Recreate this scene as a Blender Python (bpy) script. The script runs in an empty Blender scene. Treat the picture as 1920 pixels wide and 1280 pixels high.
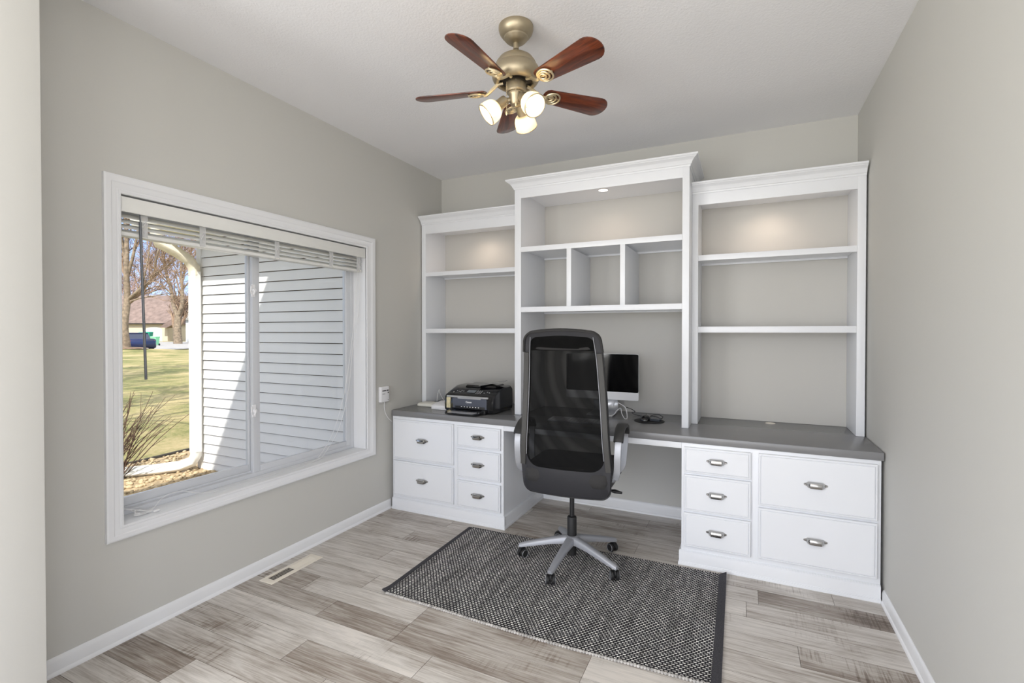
import bpy, bmesh, math, random
from mathutils import Vector, Matrix
R = math.radians
SC = bpy.context.scene
COL = SC.collection

# ------------------------------------------------------------------ helpers
def srgb(r, g, b):
    f = lambda c: (c/255/12.92) if c/255 <= .04045 else ((c/255+.055)/1.055)**2.4
    return (f(r), f(g), f(b), 1)

def N(nt, typ, loc=(0, 0), **kw):
    n = nt.nodes.new(typ); n.location = loc
    for k, v in kw.items():
        if k in n.inputs.keys(): n.inputs[k].default_value = v
        else: setattr(n, k, v)
    return n

def mat(name, col, rough=.5, metal=0, bump=0, bscale=200, var=0, vscale=6, spec=.5, coat=0, stretch=None):
    m = bpy.data.materials.new(name); m.use_nodes = True
    nt = m.node_tree; b = nt.nodes['Principled BSDF']
    b.inputs['Base Color'].default_value = col
    b.inputs['Roughness'].default_value = rough
    b.inputs['Metallic'].default_value = metal
    b.inputs['Specular IOR Level'].default_value = spec
    b.inputs['Coat Weight'].default_value = coat
    tc = N(nt, 'ShaderNodeTexCoord'); src = tc.outputs['Object']
    if stretch:
        mp = N(nt, 'ShaderNodeMapping'); mp.inputs['Scale'].default_value = stretch
        nt.links.new(src, mp.inputs[0]); src = mp.outputs[0]
    if bump:
        n = N(nt, 'ShaderNodeTexNoise', Scale=bscale, Detail=3)
        nt.links.new(src, n.inputs['Vector'])
        bp = N(nt, 'ShaderNodeBump', Strength=bump, Distance=.002)
        nt.links.new(n.outputs['Fac'], bp.inputs['Height']); nt.links.new(bp.outputs[0], b.inputs['Normal'])
    if var:
        n = N(nt, 'ShaderNodeTexNoise', Scale=vscale, Detail=6)
        nt.links.new(src, n.inputs['Vector'])
        mr = N(nt, 'ShaderNodeMapRange'); mr.inputs[1].default_value = .3; mr.inputs[2].default_value = .7
        mr.inputs[3].default_value = 1-var; mr.inputs[4].default_value = 1+var
        nt.links.new(n.outputs['Fac'], mr.inputs[0])
        mx = N(nt, 'ShaderNodeMix', data_type='RGBA', blend_type='MULTIPLY')
        mx.inputs[0].default_value = 1; mx.inputs[6].default_value = col
        nt.links.new(mr.outputs[0], mx.inputs[7]); nt.links.new(mx.outputs[2], b.inputs['Base Color'])
    return m

def emis(name, col, strength):
    m = bpy.data.materials.new(name); m.use_nodes = True
    nt = m.node_tree; nt.nodes.clear()
    e = N(nt, 'ShaderNodeEmission'); e.inputs[0].default_value = col; e.inputs[1].default_value = strength
    o = N(nt, 'ShaderNodeOutputMaterial'); nt.links.new(e.outputs[0], o.inputs[0])
    return m

class Bm:
    """collects shapes into one mesh"""
    def __init__(s): s.b = bmesh.new()
    def box(s, x0, x1, y0, y1, z0, z1, bev=.0015, seg=2, M=None):
        mt = Matrix.Translation(((x0+x1)/2, (y0+y1)/2, (z0+z1)/2)) @ Matrix.Diagonal((abs(x1-x0), abs(y1-y0), abs(z1-z0), 1))
        if M: mt = M @ mt
        r = bmesh.ops.create_cube(s.b, size=1, matrix=mt)
        if bev:
            es = {e for v in r['verts'] for e in v.link_edges}
            bmesh.ops.bevel(s.b, geom=list(es), offset=bev, segments=seg, affect='EDGES', profile=.6)
        return s
    def loops(s, loops, closed=True, cap0=True, cap1=True, cyc=False):
        """bridge successive rings of equal count"""
        vs = [[s.b.verts.new(p) for p in L] for L in loops]
        n = len(vs[0]); m = len(vs)
        for i in range(m if cyc else m-1):
            A, B = vs[i], vs[(i+1) % m]
            for k in range(n if closed else n-1):
                try: s.b.faces.new((A[k], A[(k+1) % n], B[(k+1) % n], B[k]))
                except ValueError: pass
        if not cyc and closed:
            if cap0: s.b.faces.new(list(reversed(vs[0])))
            if cap1: s.b.faces.new(vs[-1])
        return s
    def tube(s, pts, rad, n=8, cap=True, sq=None, up=None):
        pts = [Vector(p) for p in pts]
        if not hasattr(rad, '__len__'): rad = [rad]*len(pts)
        T = []
        for i in range(len(pts)):
            a = pts[max(0, i-1)]; b = pts[min(len(pts)-1, i+1)]
            T.append((b-a).normalized())
        u = Vector(up) if up else (Vector((0, 0, 1)) if abs(T[0].z) < .9 else Vector((1, 0, 0)))
        u = (u - T[0]*u.dot(T[0])).normalized()
        L = []
        for i, p in enumerate(pts):
            u = (u - T[i]*u.dot(T[i])).normalized(); w = T[i].cross(u)
            if sq:
                hw, hh = sq; c = min(hw, hh)*.25*1
                q = [(hw-c, hh), (-hw+c, hh), (-hw, hh-c), (-hw, -hh+c), (-hw+c, -hh), (hw-c, -hh), (hw, -hh+c), (hw, hh-c)]
                L.append([p + (w*a + u*b)*rad[i] for a, b in q])
            else:
                L.append([p + (u*math.cos(2*math.pi*k/n) + w*math.sin(2*math.pi*k/n))*rad[i] for k in range(n)])
        return s.loops(L, cap0=cap, cap1=cap)
    def lathe(s, prof, c=(0, 0, 0), axis=(0, 0, 1), n=32, cap0=True, cap1=True):
        """prof: (radius, height along axis)"""
        ax = Vector(axis).normalized(); c = Vector(c)
        u = ax.orthogonal().normalized(); w = ax.cross(u)
        L = [[c + ax*h + (u*math.cos(2*math.pi*k/n) + w*math.sin(2*math.pi*k/n))*max(r, 1e-4) for k in range(n)] for r, h in prof]
        return s.loops(L, cap0=cap0, cap1=cap1)
    def prism(s, poly, d, bev=0):
        """poly: 3D points, extruded by vector d"""
        d = Vector(d)
        A = [Vector(p) for p in poly]
        return s.loops([A, [p+d for p in A]])
    def quad(s, *p):
        s.b.faces.new([s.b.verts.new(q) for q in p]); return s
    def ball(s, c, r, n=16, sc=(1, 1, 1)):
        bmesh.ops.create_uvsphere(s.b, u_segments=n, v_segments=max(6, n//2), radius=r,
            matrix=Matrix.Translation(c) @ Matrix.Diagonal((*sc, 1)))
        return s
    def make(s, name, m, parent=None, org=None, ang=32, smooth=True):
        if org is None: org = parent['_o'] if parent else (0, 0, 0)
        bmesh.ops.recalc_face_normals(s.b, faces=s.b.faces)
        if any(org): bmesh.ops.translate(s.b, verts=s.b.verts, vec=-Vector(org))
        me = bpy.data.meshes.new(name); s.b.to_mesh(me); s.b.free()
        me.materials.append(m)
        if smooth:
            me.shade_smooth(); me.set_sharp_from_angle(angle=R(ang))
        o = bpy.data.objects.new(name, me); COL.objects.link(o)
        if parent: o.parent = parent; o['_o'] = tuple(org)
        else: o.location = org; o['_o'] = tuple(org)
        return o

def thing(name, label, cat, org=(0, 0, 0), rz=0, group=None):
    o = bpy.data.objects.new(name, None); COL.objects.link(o)
    o.location = org; o.rotation_euler = (0, 0, rz); o.empty_display_size = .05
    o['label'] = label; o['category'] = cat; o['_o'] = (0, 0, 0) if rz else tuple(org)
    if group: o['group'] = group
    return o
def tag(o, label, cat, group=None, kind=None):
    o['label'] = label; o['category'] = cat
    if group: o['group'] = group
    if kind: o['kind'] = kind
    return o
def struct(o): o['kind'] = 'structure'; return o
def bez(p, n=24):
    """Catmull-Rom through points"""
    p = [Vector(q) for q in p]; out = []
    P = [p[0]*2-p[1]] + p + [p[-1]*2-p[-2]]
    for i in range(1, len(P)-2):
        for k in range(n):
            t = k/n; a, b, c, d = P[i-1:i+3]
            out.append(.5*((2*b) + (c-a)*t + (2*a-5*b+4*c-d)*t*t + (3*b-a-3*c+d)*t**3))
    out.append(p[-1]); return out
def copy_tree(o, parent=None):
    c = o.copy(); COL.objects.link(c)
    if parent: c.parent = parent
    for ch in list(o.children): copy_tree(ch, c)
    return c

# ------------------------------------------------------------------ materials
M = {}
M['wall'] = mat('greige wall paint', srgb(197, 196, 191), .75, bump=.06, bscale=260)
M['ceil'] = mat('white textured ceiling paint', srgb(236, 236, 238), .9, bump=.7, bscale=110)
M['trim'] = mat('white semi gloss trim paint', srgb(228, 229, 231), .35)
M['cab'] = mat('white cabinet enamel', srgb(228, 230, 234), .33)
M['desk'] = mat('grey painted worktop', srgb(122, 122, 123), .25, var=.03, vscale=3)
M['panel'] = mat('greige back panel paint', srgb(192, 190, 185), .6)
M['nickel'] = mat('brushed nickel', srgb(182, 181, 179), .17, metal=1)
M['vinyl'] = mat('white window vinyl', srgb(206, 208, 212), .4)
M['slat'] = mat('pale vinyl blind slat', srgb(226, 226, 222), .35)
M['cord'] = mat('white braided cord', srgb(225, 225, 225), .7)
M['wand'] = mat('backlit acrylic wand', srgb(92, 94, 98), .2)  # dark grey paints in the wand's backlit look
M['brass'] = mat('antique brushed brass', srgb(172, 160, 136), .42, metal=.85)
M['gold'] = mat('pale brass scroll metal', srgb(214, 200, 168), .32, metal=.75)
M['dark'] = mat('dark recess metal', srgb(40, 34, 28), .6)
M['blk'] = mat('black plastic', srgb(24, 24, 26), .4)
M['gloss'] = mat('piano black plastic', srgb(14, 14, 17), .16, coat=.4)
M['grey_pl'] = mat('slate grey printer plastic', srgb(78, 82, 94), .35)
M['silver'] = mat('silver plastic trim', srgb(190, 190, 192), .3, metal=.6)
M['alu'] = mat('anodised aluminium', srgb(205, 206, 209), .35, metal=.7)
M['chairgrey'] = mat('grey painted metal', srgb(152, 154, 160), .42, metal=.35)
M['armalu'] = mat('satin grey arm metal', srgb(158, 160, 165), .42, metal=.5)
M['fabric'] = mat('dark grey upholstery', srgb(46, 45, 45), .85, bump=.3, bscale=900)
M['leath'] = mat('charcoal backrest shell', srgb(40, 40, 44), .6, bump=.1, bscale=600)
M['pad'] = mat('black arm pad', srgb(38, 38, 38), .5)
M['strip'] = mat('charcoal edge strip', srgb(60, 59, 57), .5, bump=.2, bscale=700)
M['rubber'] = mat('black rubber', srgb(22, 22, 23), .6)
M['screen'] = mat('switched off black screen', srgb(4, 4, 6), .07)
M['whitepl'] = mat('white plastic', srgb(236, 236, 238), .35)
M['cream'] = mat('cream enamel', srgb(230, 223, 210), .45)
M['ink'] = mat('dark print', srgb(40, 40, 42), .6)
M['whiteink'] = mat('white print', srgb(240, 240, 240), .5)

def glass_mat():
    m = bpy.data.materials.new('window glass'); m.use_nodes = True; nt = m.node_tree; nt.nodes.clear()
    t = N(nt, 'ShaderNodeBsdfTransparent'); t.inputs[0].default_value = (.97, .98, .975, 1)
    g = N(nt, 'ShaderNodeBsdfGlossy'); g.inputs['Roughness'].default_value = .01
    f = N(nt, 'ShaderNodeFresnel', IOR=1.25); mx = N(nt, 'ShaderNodeMixShader')
    o = N(nt, 'ShaderNodeOutputMaterial')
    nt.links.new(f.outputs[0], mx.inputs[0]); nt.links.new(t.outputs[0], mx.inputs[1]); nt.links.new(g.outputs[0], mx.inputs[2])
    nt.links.new(mx.outputs[0], o.inputs[0]); return m
M['glass'] = glass_mat()

def clear_mat():
    m = bpy.data.materials.new('clear plastic clip'); m.use_nodes = True; nt = m.node_tree; nt.nodes.clear()
    t = N(nt, 'ShaderNodeBsdfTransparent'); g = N(nt, 'ShaderNodeBsdfPrincipled'); g.inputs['Base Color'].default_value = srgb(230, 230, 230)
    g.inputs['Roughness'].default_value = .15
    mx = N(nt, 'ShaderNodeMixShader'); mx.inputs[0].default_value = .45; o = N(nt, 'ShaderNodeOutputMaterial')
    nt.links.new(t.outputs[0], mx.inputs[1]); nt.links.new(g.outputs[0], mx.inputs[2]); nt.links.new(mx.outputs[0], o.inputs[0]); return m
M['clear'] = clear_mat()

def shade_mat():
    m = bpy.data.materials.new('ribbed amber lamp glass'); m.use_nodes = True; nt = m.node_tree; nt.nodes.clear()
    tr = N(nt, 'ShaderNodeBsdfTranslucent'); tr.inputs[0].default_value = (1, .91, .74, 1)
    tp = N(nt, 'ShaderNodeBsdfTransparent'); tp.inputs[0].default_value = (1, .93, .78, 1)
    gl = N(nt, 'ShaderNodeBsdfGlossy'); gl.inputs['Roughness'].default_value = .12
    df = N(nt, 'ShaderNodeBsdfDiffuse'); df.inputs[0].default_value = (1, .93, .8, 1); td = N(nt, 'ShaderNodeMixShader'); nt.links.new(tr.outputs[0], td.inputs[1]); nt.links.new(df.outputs[0], td.inputs[2])
    a = N(nt, 'ShaderNodeMixShader'); a.inputs[0].default_value = .22
    b = N(nt, 'ShaderNodeMixShader'); b.inputs[0].default_value = .06; o = N(nt, 'ShaderNodeOutputMaterial')
    nt.links.new(td.outputs[0], a.inputs[1]); nt.links.new(tp.outputs[0], a.inputs[2])
    nt.links.new(a.outputs[0], b.inputs[1]); nt.links.new(gl.outputs[0], b.inputs[2]); nt.links.new(b.outputs[0], o.inputs[0]); return m
M['lampglass'] = shade_mat()
M['bulb'] = emis('glowing warm bulb', (1, .86, .66, 1), 20)
M['puck'] = emis('glowing warm downlight lens', (1, .86, .70, 1), 9)

def wood_blade():
    m = mat('dark walnut fan blade', srgb(86, 42, 26), .3, coat=.25); nt = m.node_tree; b = nt.nodes['Principled BSDF']
    tc = N(nt, 'ShaderNodeTexCoord'); mp = N(nt, 'ShaderNodeMapping'); mp.inputs['Scale'].default_value = (3, 26, 3)
    n = N(nt, 'ShaderNodeTexNoise', Scale=2.2, Detail=6, Distortion=1.2); cr = N(nt, 'ShaderNodeValToRGB')
    cr.color_ramp.elements[0].position = .32; cr.color_ramp.elements[0].color = srgb(52, 24, 16)
    cr.color_ramp.elements[1].position = .7; cr.color_ramp.elements[1].color = srgb(122, 60, 34)
    nt.links.new(tc.outputs['Object'], mp.inputs[0]); nt.links.new(mp.outputs[0], n.inputs['Vector'])
    nt.links.new(n.outputs['Fac'], cr.inputs[0]); nt.links.new(cr.outputs[0], b.inputs['Base Color']); return m
M['blade'] = wood_blade()

def floor_mat():
    m = mat('weathered grey oak planks', (.4, .37, .34, 1), .42); nt = m.node_tree; b = nt.nodes['Principled BSDF']; L = nt.links.new
    at = N(nt, 'ShaderNodeAttribute', attribute_name='plank'); sp = N(nt, 'ShaderNodeSeparateColor'); L(at.outputs['Color'], sp.inputs[0])
    tc = N(nt, 'ShaderNodeTexCoord')
    off = N(nt, 'ShaderNodeCombineXYZ'); ml = N(nt, 'ShaderNodeMath', operation='MULTIPLY'); ml.inputs[1].default_value = 37
    L(sp.outputs[1], ml.inputs[0]); L(ml.outputs[0], off.inputs[0]); L(ml.outputs[0], off.inputs[2])
    ad = N(nt, 'ShaderNodeVectorMath', operation='ADD'); L(tc.outputs['Object'], ad.inputs[0]); L(off.outputs[0], ad.inputs[1])
    def noise(scale, sc, det, dist=0):
        mp = N(nt, 'ShaderNodeMapping'); mp.inputs['Scale'].default_value = sc
        n = N(nt, 'ShaderNodeTexNoise', Scale=scale, Detail=det, Distortion=dist, Roughness=.62)
        L(ad.outputs[0], mp.inputs[0]); L(mp.outputs[0], n.inputs['Vector']); return n.outputs['Fac']
    def mr(src, a0, a1, b0, b1):
        r = N(nt, 'ShaderNodeMapRange'); L(src, r.inputs[0])
        for i, v in enumerate((a0, a1, b0, b1)): r.inputs[i+1].default_value = v
        return r.outputs[0]
    def math_(op, a, c):
        r = N(nt, 'ShaderNodeMath', operation=op)
        for i, q in enumerate((a, c)):
            if isinstance(q, (int, float)): r.inputs[i].default_value = q
            else: L(q, r.inputs[i])
        return r.outputs[0]
    big = noise(1.0, (1.6, 5, 1), 4, .6)
    grain = noise(1.0, (3.2, 70, 1), 5, .8)
    fine = noise(1.0, (9, 240, 1), 2)
    # saw marks: short lines across the plank, only in patches
    saw = noise(1.0, (95, 5, 1), 2)
    patch = mr(noise(1.0, (2.1, 3.2, 1), 2), .56, .66, 0, 1)
    t0_ = math_('MULTIPLY_ADD' if False else 'MULTIPLY', sp.outputs[0], .72)
    t0_ = math_('ADD', t0_, .20)
    t = math_('ADD', t0_, mr(big, .25, .75, -.30, .30))
    t = math_('ADD', t, mr(grain, .3, .7, -.22, .20))
    t = math_('ADD', t, mr(fine, .3, .7, -.12, .11))
    t = math_('SUBTRACT', t, math_('MULTIPLY', patch, mr(saw, .5, .68, 0, .34)))
    cr = N(nt, 'ShaderNodeValToRGB'); e = cr.color_ramp.elements
    e[0].position = 0; e[0].color = srgb(92, 78, 66); e[1].position = 1; e[1].color = srgb(214, 208, 201)
    for p, c in ((.3, (138, 127, 117)), (.55, (174, 167, 159)), (.78, (198, 193, 187))):
        k = cr.color_ramp.elements.new(p); k.color = srgb(*c)
    L(t, cr.inputs[0])
    mx = N(nt, 'ShaderNodeMix', data_type='RGBA', blend_type='MIX'); mx.inputs[7].default_value = srgb(84, 74, 66)
    L(sp.outputs[2], mx.inputs[0]); L(cr.outputs[0], mx.inputs[6]); L(mx.outputs[2], b.inputs['Base Color'])
    bp = N(nt, 'ShaderNodeBump', Strength=.25, Distance=.0015); L(grain, bp.inputs['Height']); L(bp.outputs[0], b.inputs['Normal'])
    L(mr(grain, .3, .7, .5, .34), b.inputs['Roughness']); return m
M['floor'] = floor_mat()

def rug_mat():
    m = mat('black and ivory woven rug', (.2, .2, .2, 1), .95); nt = m.node_tree; b = nt.nodes['Principled BSDF']; L = nt.links.new
    tc = N(nt, 'ShaderNodeTexCoord')
    ns = N(nt, 'ShaderNodeTexNoise', Scale=9, Detail=3); L(tc.outputs['Object'], ns.inputs['Vector'])
    mxv = N(nt, 'ShaderNodeMix', data_type='VECTOR'); 
    vs = N(nt, 'ShaderNodeVectorMath', operation='SCALE'); vs.inputs['Scale'].default_value = .012
    L(ns.outputs['Color'], vs.inputs[0]); ad = N(nt, 'ShaderNodeVectorMath', operation='ADD'); L(tc.outputs['Object'], ad.inputs[0]); L(vs.outputs[0], ad.inputs[1])
    br = N(nt, 'ShaderNodeTexBrick', offset=.5, offset_frequency=2, squash=1)
    br.inputs['Color1'].default_value = srgb(255, 252, 247); br.inputs['Color2'].default_value = srgb(150, 146, 146)
    br.inputs['Mortar'].default_value = srgb(36, 35, 40)
    for k, v in (('Scale', 1), ('Mortar Size', .0042), ('Mortar Smooth', .25), ('Bias', -.35), ('Brick Width', .0195), ('Row Height', .0125)): br.inputs[k].default_value = v
    L(ad.outputs[0], br.inputs['Vector'])
    mp = N(nt, 'ShaderNodeMapping'); mp.inputs['Scale'].default_value = (28, 3, 1); n = N(nt, 'ShaderNodeTexNoise', Scale=1, Detail=4)
    L(tc.outputs['Object'], mp.inputs[0]); L(mp.outputs[0], n.inputs['Vector'])
    r = N(nt, 'ShaderNodeMapRange'); L(n.outputs['Fac'], r.inputs[0])
    for i, v in enumerate((.34, .60, .68, 1.25)): r.inputs[i+1].default_value = v
    n2 = N(nt, 'ShaderNodeTexNoise', Scale=170, Detail=2); L(tc.outputs['Object'], n2.inputs['Vector'])
    r2 = N(nt, 'ShaderNodeMapRange'); L(n2.outputs['Fac'], r2.inputs[0])
    for i, v in enumerate((.3, .7, .6, 1.25)): r2.inputs[i+1].default_value = v
    mu = N(nt, 'ShaderNodeMath', operation='MULTIPLY'); L(r.outputs[0], mu.inputs[0]); L(r2.outputs[0], mu.inputs[1])
    mx = N(nt, 'ShaderNodeMix', data_type='RGBA', blend_type='MULTIPLY'); mx.inputs[0].default_value = 1
    L(br.outputs['Color'], mx.inputs[6]); L(mu.outputs[0], mx.inputs[7]); L(mx.outputs[2], b.inputs['Base Color'])
    iv = N(nt, 'ShaderNodeMath', operation='SUBTRACT'); iv.inputs[0].default_value = 1; L(br.outputs['Fac'], iv.inputs[1])
    bp = N(nt, 'ShaderNodeBump', Strength=1, Distance=.004); L(iv.outputs[0], bp.inputs['Height']); L(bp.outputs[0], b.inputs['Normal']); return m
M['rug'] = rug_mat()
M['rugedge'] = mat('charcoal woven rug binding', srgb(58, 57, 62), .95, bump=1, bscale=400, var=.5, vscale=220)
M['rugloop'] = mat('grey yarn', srgb(176, 173, 170), .95, bump=.6, bscale=500, var=.4, vscale=60)

def mesh_mat():
    m = bpy.data.materials.new('black see-through mesh'); m.use_nodes = True; nt = m.node_tree; L = nt.links.new
    b = nt.nodes['Principled BSDF']; b.inputs['Base Color'].default_value = srgb(8, 8, 8); b.inputs['Specular IOR Level'].default_value = .15; b.inputs['Roughness'].default_value = .8
    o = nt.nodes['Material Output']; t = N(nt, 'ShaderNodeBsdfTransparent'); mx = N(nt, 'ShaderNodeMixShader')
    tc = N(nt, 'ShaderNodeTexCoord'); mp = N(nt, 'ShaderNodeMapping'); mp.inputs['Location'].default_value = (-.34, 0, -1.15)
    w = N(nt, 'ShaderNodeTexWave', wave_type='RINGS', rings_direction='Y', Scale=3.4, Distortion=1.6, Detail=2)
    w.inputs['Detail Scale'].default_value = 1.2
    L(tc.outputs['Object'], mp.inputs[0]); L(mp.outputs[0], w.inputs['Vector'])
    r = N(nt, 'ShaderNodeMapRange'); L(w.outputs['Fac'], r.inputs[0])
    for i, v in enumerate((.35, 1, .950, .895)): r.inputs[i+1].default_value = v
    L(r.outputs[0], mx.inputs[0]); L(t.outputs[0], mx.inputs[1]); L(b.outputs[0], mx.inputs[2]); L(mx.outputs[0], o.inputs[0]); return m
M['mesh'] = mesh_mat()

# outdoors
M['siding'] = mat('white vinyl siding', srgb(222, 221, 220), .6)
M['gutter'] = mat('white aluminium downspout', srgb(240, 238, 232), .4)
M['lawn'] = mat('spring lawn', srgb(150, 150, 92), .95)
def lawn_mat():
    m = M['lawn']; nt = m.node_tree; b = nt.nodes['Principled BSDF']; L = nt.links.new
    tc = N(nt, 'ShaderNodeTexCoord')
    n = N(nt, 'ShaderNodeTexNoise', Scale=.55, Detail=8, Roughness=.65); L(tc.outputs['Object'], n.inputs['Vector'])
    n2 = N(nt, 'ShaderNodeTexNoise', Scale=22, Detail=6, Roughness=.75); L(tc.outputs['Object'], n2.inputs['Vector'])
    ad = N(nt, 'ShaderNodeMath', operation='ADD'); L(n.outputs['Fac'], ad.inputs[0])
    mu = N(nt, 'ShaderNodeMath', operation='MULTIPLY_ADD'); mu.inputs[1].default_value = .7; mu.inputs[2].default_value = -.35
    L(n2.outputs['Fac'], mu.inputs[0]); L(mu.outputs[0], ad.inputs[1])
    cr = N(nt, 'ShaderNodeValToRGB'); e = cr.color_ramp.elements
    e[0].position = .26; e[0].color = srgb(80, 84, 44); e[1].position = .70; e[1].color = srgb(172, 154, 114)
    k = e.new(.42); k.color = srgb(114, 114, 62); k = e.new(.56); k.color = srgb(148, 136, 92)
    L(ad.outputs[0], cr.inputs[0]); L(cr.outputs[0], b.inputs['Base Color'])
    bp = N(nt, 'ShaderNodeBump', Strength=.8, Distance=.02); L(n2.outputs['Fac'], bp.inputs['Height']); L(bp.outputs[0], b.inputs['Normal'])
lawn_mat()
M['stone'] = mat('tan landscaping stone', srgb(184, 164, 132), .85, var=.3, vscale=18)
M['soil'] = mat('stony tan soil', srgb(158, 138, 108), .95, var=.4, vscale=30, bump=1, bscale=60)
M['twig'] = mat('brown shrub twig', srgb(88, 66, 52), .8, var=.3, vscale=8)
M['bark'] = mat('grey brown bark', srgb(132, 116, 98), .9, var=.45, vscale=5, bump=1, bscale=14)
M['twigs'] = mat('pale brown branch', srgb(142, 118, 98), .9, var=.35, vscale=3)
M['mauve'] = mat('mauve brown twig', srgb(156, 132, 124), .9, var=.25, vscale=2)
M['street'] = mat('pale asphalt', srgb(150, 146, 144), .9, var=.1, vscale=4)
M['edging'] = mat('black lawn edging', srgb(48, 42, 36), .7)
M['carblue'] = mat('dark blue car paint', srgb(26, 38, 84), .25, coat=.5)
M['carglass'] = mat('tinted car glass', srgb(30, 38, 62), .12)
M['red'] = mat('red tail light', srgb(190, 40, 50), .3)
M['binG'] = mat('teal green bin plastic', srgb(28, 140, 112), .5)
M['binL'] = mat('pale green bin plastic', srgb(140, 214, 160), .5)
M['roof'] = mat('brown roof shingle', srgb(120, 102, 95), .9, var=.3, vscale=1.6)
M['roofg'] = mat('grey roof shingle', srgb(150, 148, 146), .9, var=.2, vscale=1.6)
M['housec'] = mat('cream house siding', srgb(206, 190, 164), .8)
M['houseg'] = mat('light grey house siding', srgb(196, 196, 196), .8)
M['mulch'] = mat('brown leaf litter', srgb(120, 96, 76), .95, var=.4, vscale=6, bump=1, bscale=20)
M['soffit'] = mat('white soffit', srgb(228, 224, 214), .6)

# ------------------------------------------------------------------ the room
H = 2.74; W = 3.129
YH = -7.0        # far end of the hall behind the camera
XH = 5.6

def plank_floor():
    rnd = random.Random(11)
    bm = bmesh.new(); lay = bm.loops.layers.float_color.new('plank')
    def face(vs, c):
        f = bm.faces.new([bm.verts.new(v) for v in vs])
        for l in f.loops: l[lay] = c
    pitch = .1467; y0 = -2.767 - 30*pitch
    # joints and tones of the boards seen in the photo, by row (k counted from y=-2.767)
    known = {0: [(-.3, 1.1, .52), (1.1, 2.3, .72)], 1: [(-.5, .418, .22), (.418, 1.6, .80)], 2: [(-.4, 1.0, .55), (1.0, 2.2, .62)],
             3: [(-.4, .738, .72), (.738, 1.95, .42)], 4: [(-.2, 1.3, .82), (1.3, 2.5, .70), (2.5, 3.7, .5)], 5: [(-.6, .62, .42), (.62, 1.075, .34), (1.075, 1.908, .36), (1.908, 3.2, .72)],
             6: [(-.5, .35, .40), (.35, 1.075, .74), (1.075, 1.908, .40), (1.908, 2.6, .78), (2.6, 3.7, .28)], 7: [(-.6, .64, .70), (.64, 1.9, .62), (1.9, 3.3, .66)], 8: [(-.2, .9, .72), (.9, 2.2, .5), (2.2, 3.3, .70)],
             9: [(-.5, .5, .62), (.5, 1.7, .68), (1.7, 2.7, .66), (2.7, 3.6, .30)], 10: [(-.3, .8, .50), (.8, 2.1, .55), (2.1, 3.4, .72)],
             11: [(-.6, .45, .58), (.45, 1.6, .52), (1.6, 2.5, .68), (2.5, 3.5, .64)],
             12: [(-.3, .9, .46), (.9, 1.9, .6), (1.9, 2.556, .66), (2.556, 3.6, .22)], 13: [(-.4, .6, .5), (.6, 1.75, .40), (1.75, 2.9, .62), (2.9, 4, .5)]}
    for r in range(50):
        ya = y0 + r*pitch; yb = ya+pitch
        if ya > 0: break
        k = r-30; xmax = 3.14 if yb > -3.2 else XH
        row = list(known.get(k, []))
        x = row[-1][1] if row else -rnd.uniform(.1, 1.2)
        while x < xmax:
            l = rnd.choice((.9, 1.22, 1.22, 1.22)); row.append((x, x+l, min(.9, max(.15, rnd.gauss(.6, .17))))); x += l
        for a, b_, t in row:
            a = max(a, -.0); b2 = min(b_, xmax)
            if b2-a < .01: continue
            g = .0011; z1 = -.0015; h = rnd.random(); top = (t, h, 0, 1); sk = (t*.6, h, .55, 1)
            yt = min(yb, 0.0)
            A = [(a+g, ya+g, 0), (b2-g, ya+g, 0), (b2-g, yt-g, 0), (a+g, yt-g, 0)]
            B = [(a, ya, z1), (b2, ya, z1), (b2, yt, z1), (a, yt, z1)]
            face(A, top)
            for i in range(4): face([B[i], B[(i+1) % 4], A[(i+1) % 4], A[i]], sk)
    me = bpy.data.meshes.new('floor'); bm.to_mesh(me); bm.free(); me.materials.append(M['floor'])
    o = bpy.data.objects.new('floor', me); COL.objects.link(o); struct(o)
plank_floor()
b = Bm(); b.box(-.2, XH+.2, YH-.2, .2, -.25, -.012, 0); struct(b.make('trim_1', M['dark']))      # sub-floor
b = Bm(); b.box(-.2, XH+.2, YH-.2, .2, H, H+.12, 0); struct(b.make('ceiling', M['ceil']))
# left wall with the window opening
OY0, OY1, OZ0, OZ1 = -2.533, -.990, .515, 1.975      # inner edge of the casing
b = Bm()
for bx_ in ((YH, -6.3, 0, H), (-6.3, -4.0, 0, .9), (-6.3, -4.0, 2.3, H), (-4.0, OY0-.006, 0, H), (OY1+.006, .2, 0, H), (OY0-.006, OY1+.006, 0, OZ0-.006), (OY0-.006, OY1+.006, OZ1+.006, H)):  # opening in the hall stretch is added for a fill light
    b.box(-.2, 0, bx_[0], bx_[1], bx_[2]-(.3 if bx_[2] == 0 else 0), bx_[3], 0)
struct(b.make('wall_left', M['wall']))
b = Bm(); b.box(-.2, W+.12, 0, .2, -.2, H, 0); struct(b.make('wall_back', M['wall']))
b = Bm(); b.box(W, W+.12, -3.3, .0, 0, H, 0); struct(b.make('wall_right', M['wall']))
b = Bm(); b.box(0, .35, -3.10, -2.93, 0, H, .004); struct(b.make('wall_front', M['wall']))
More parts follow.
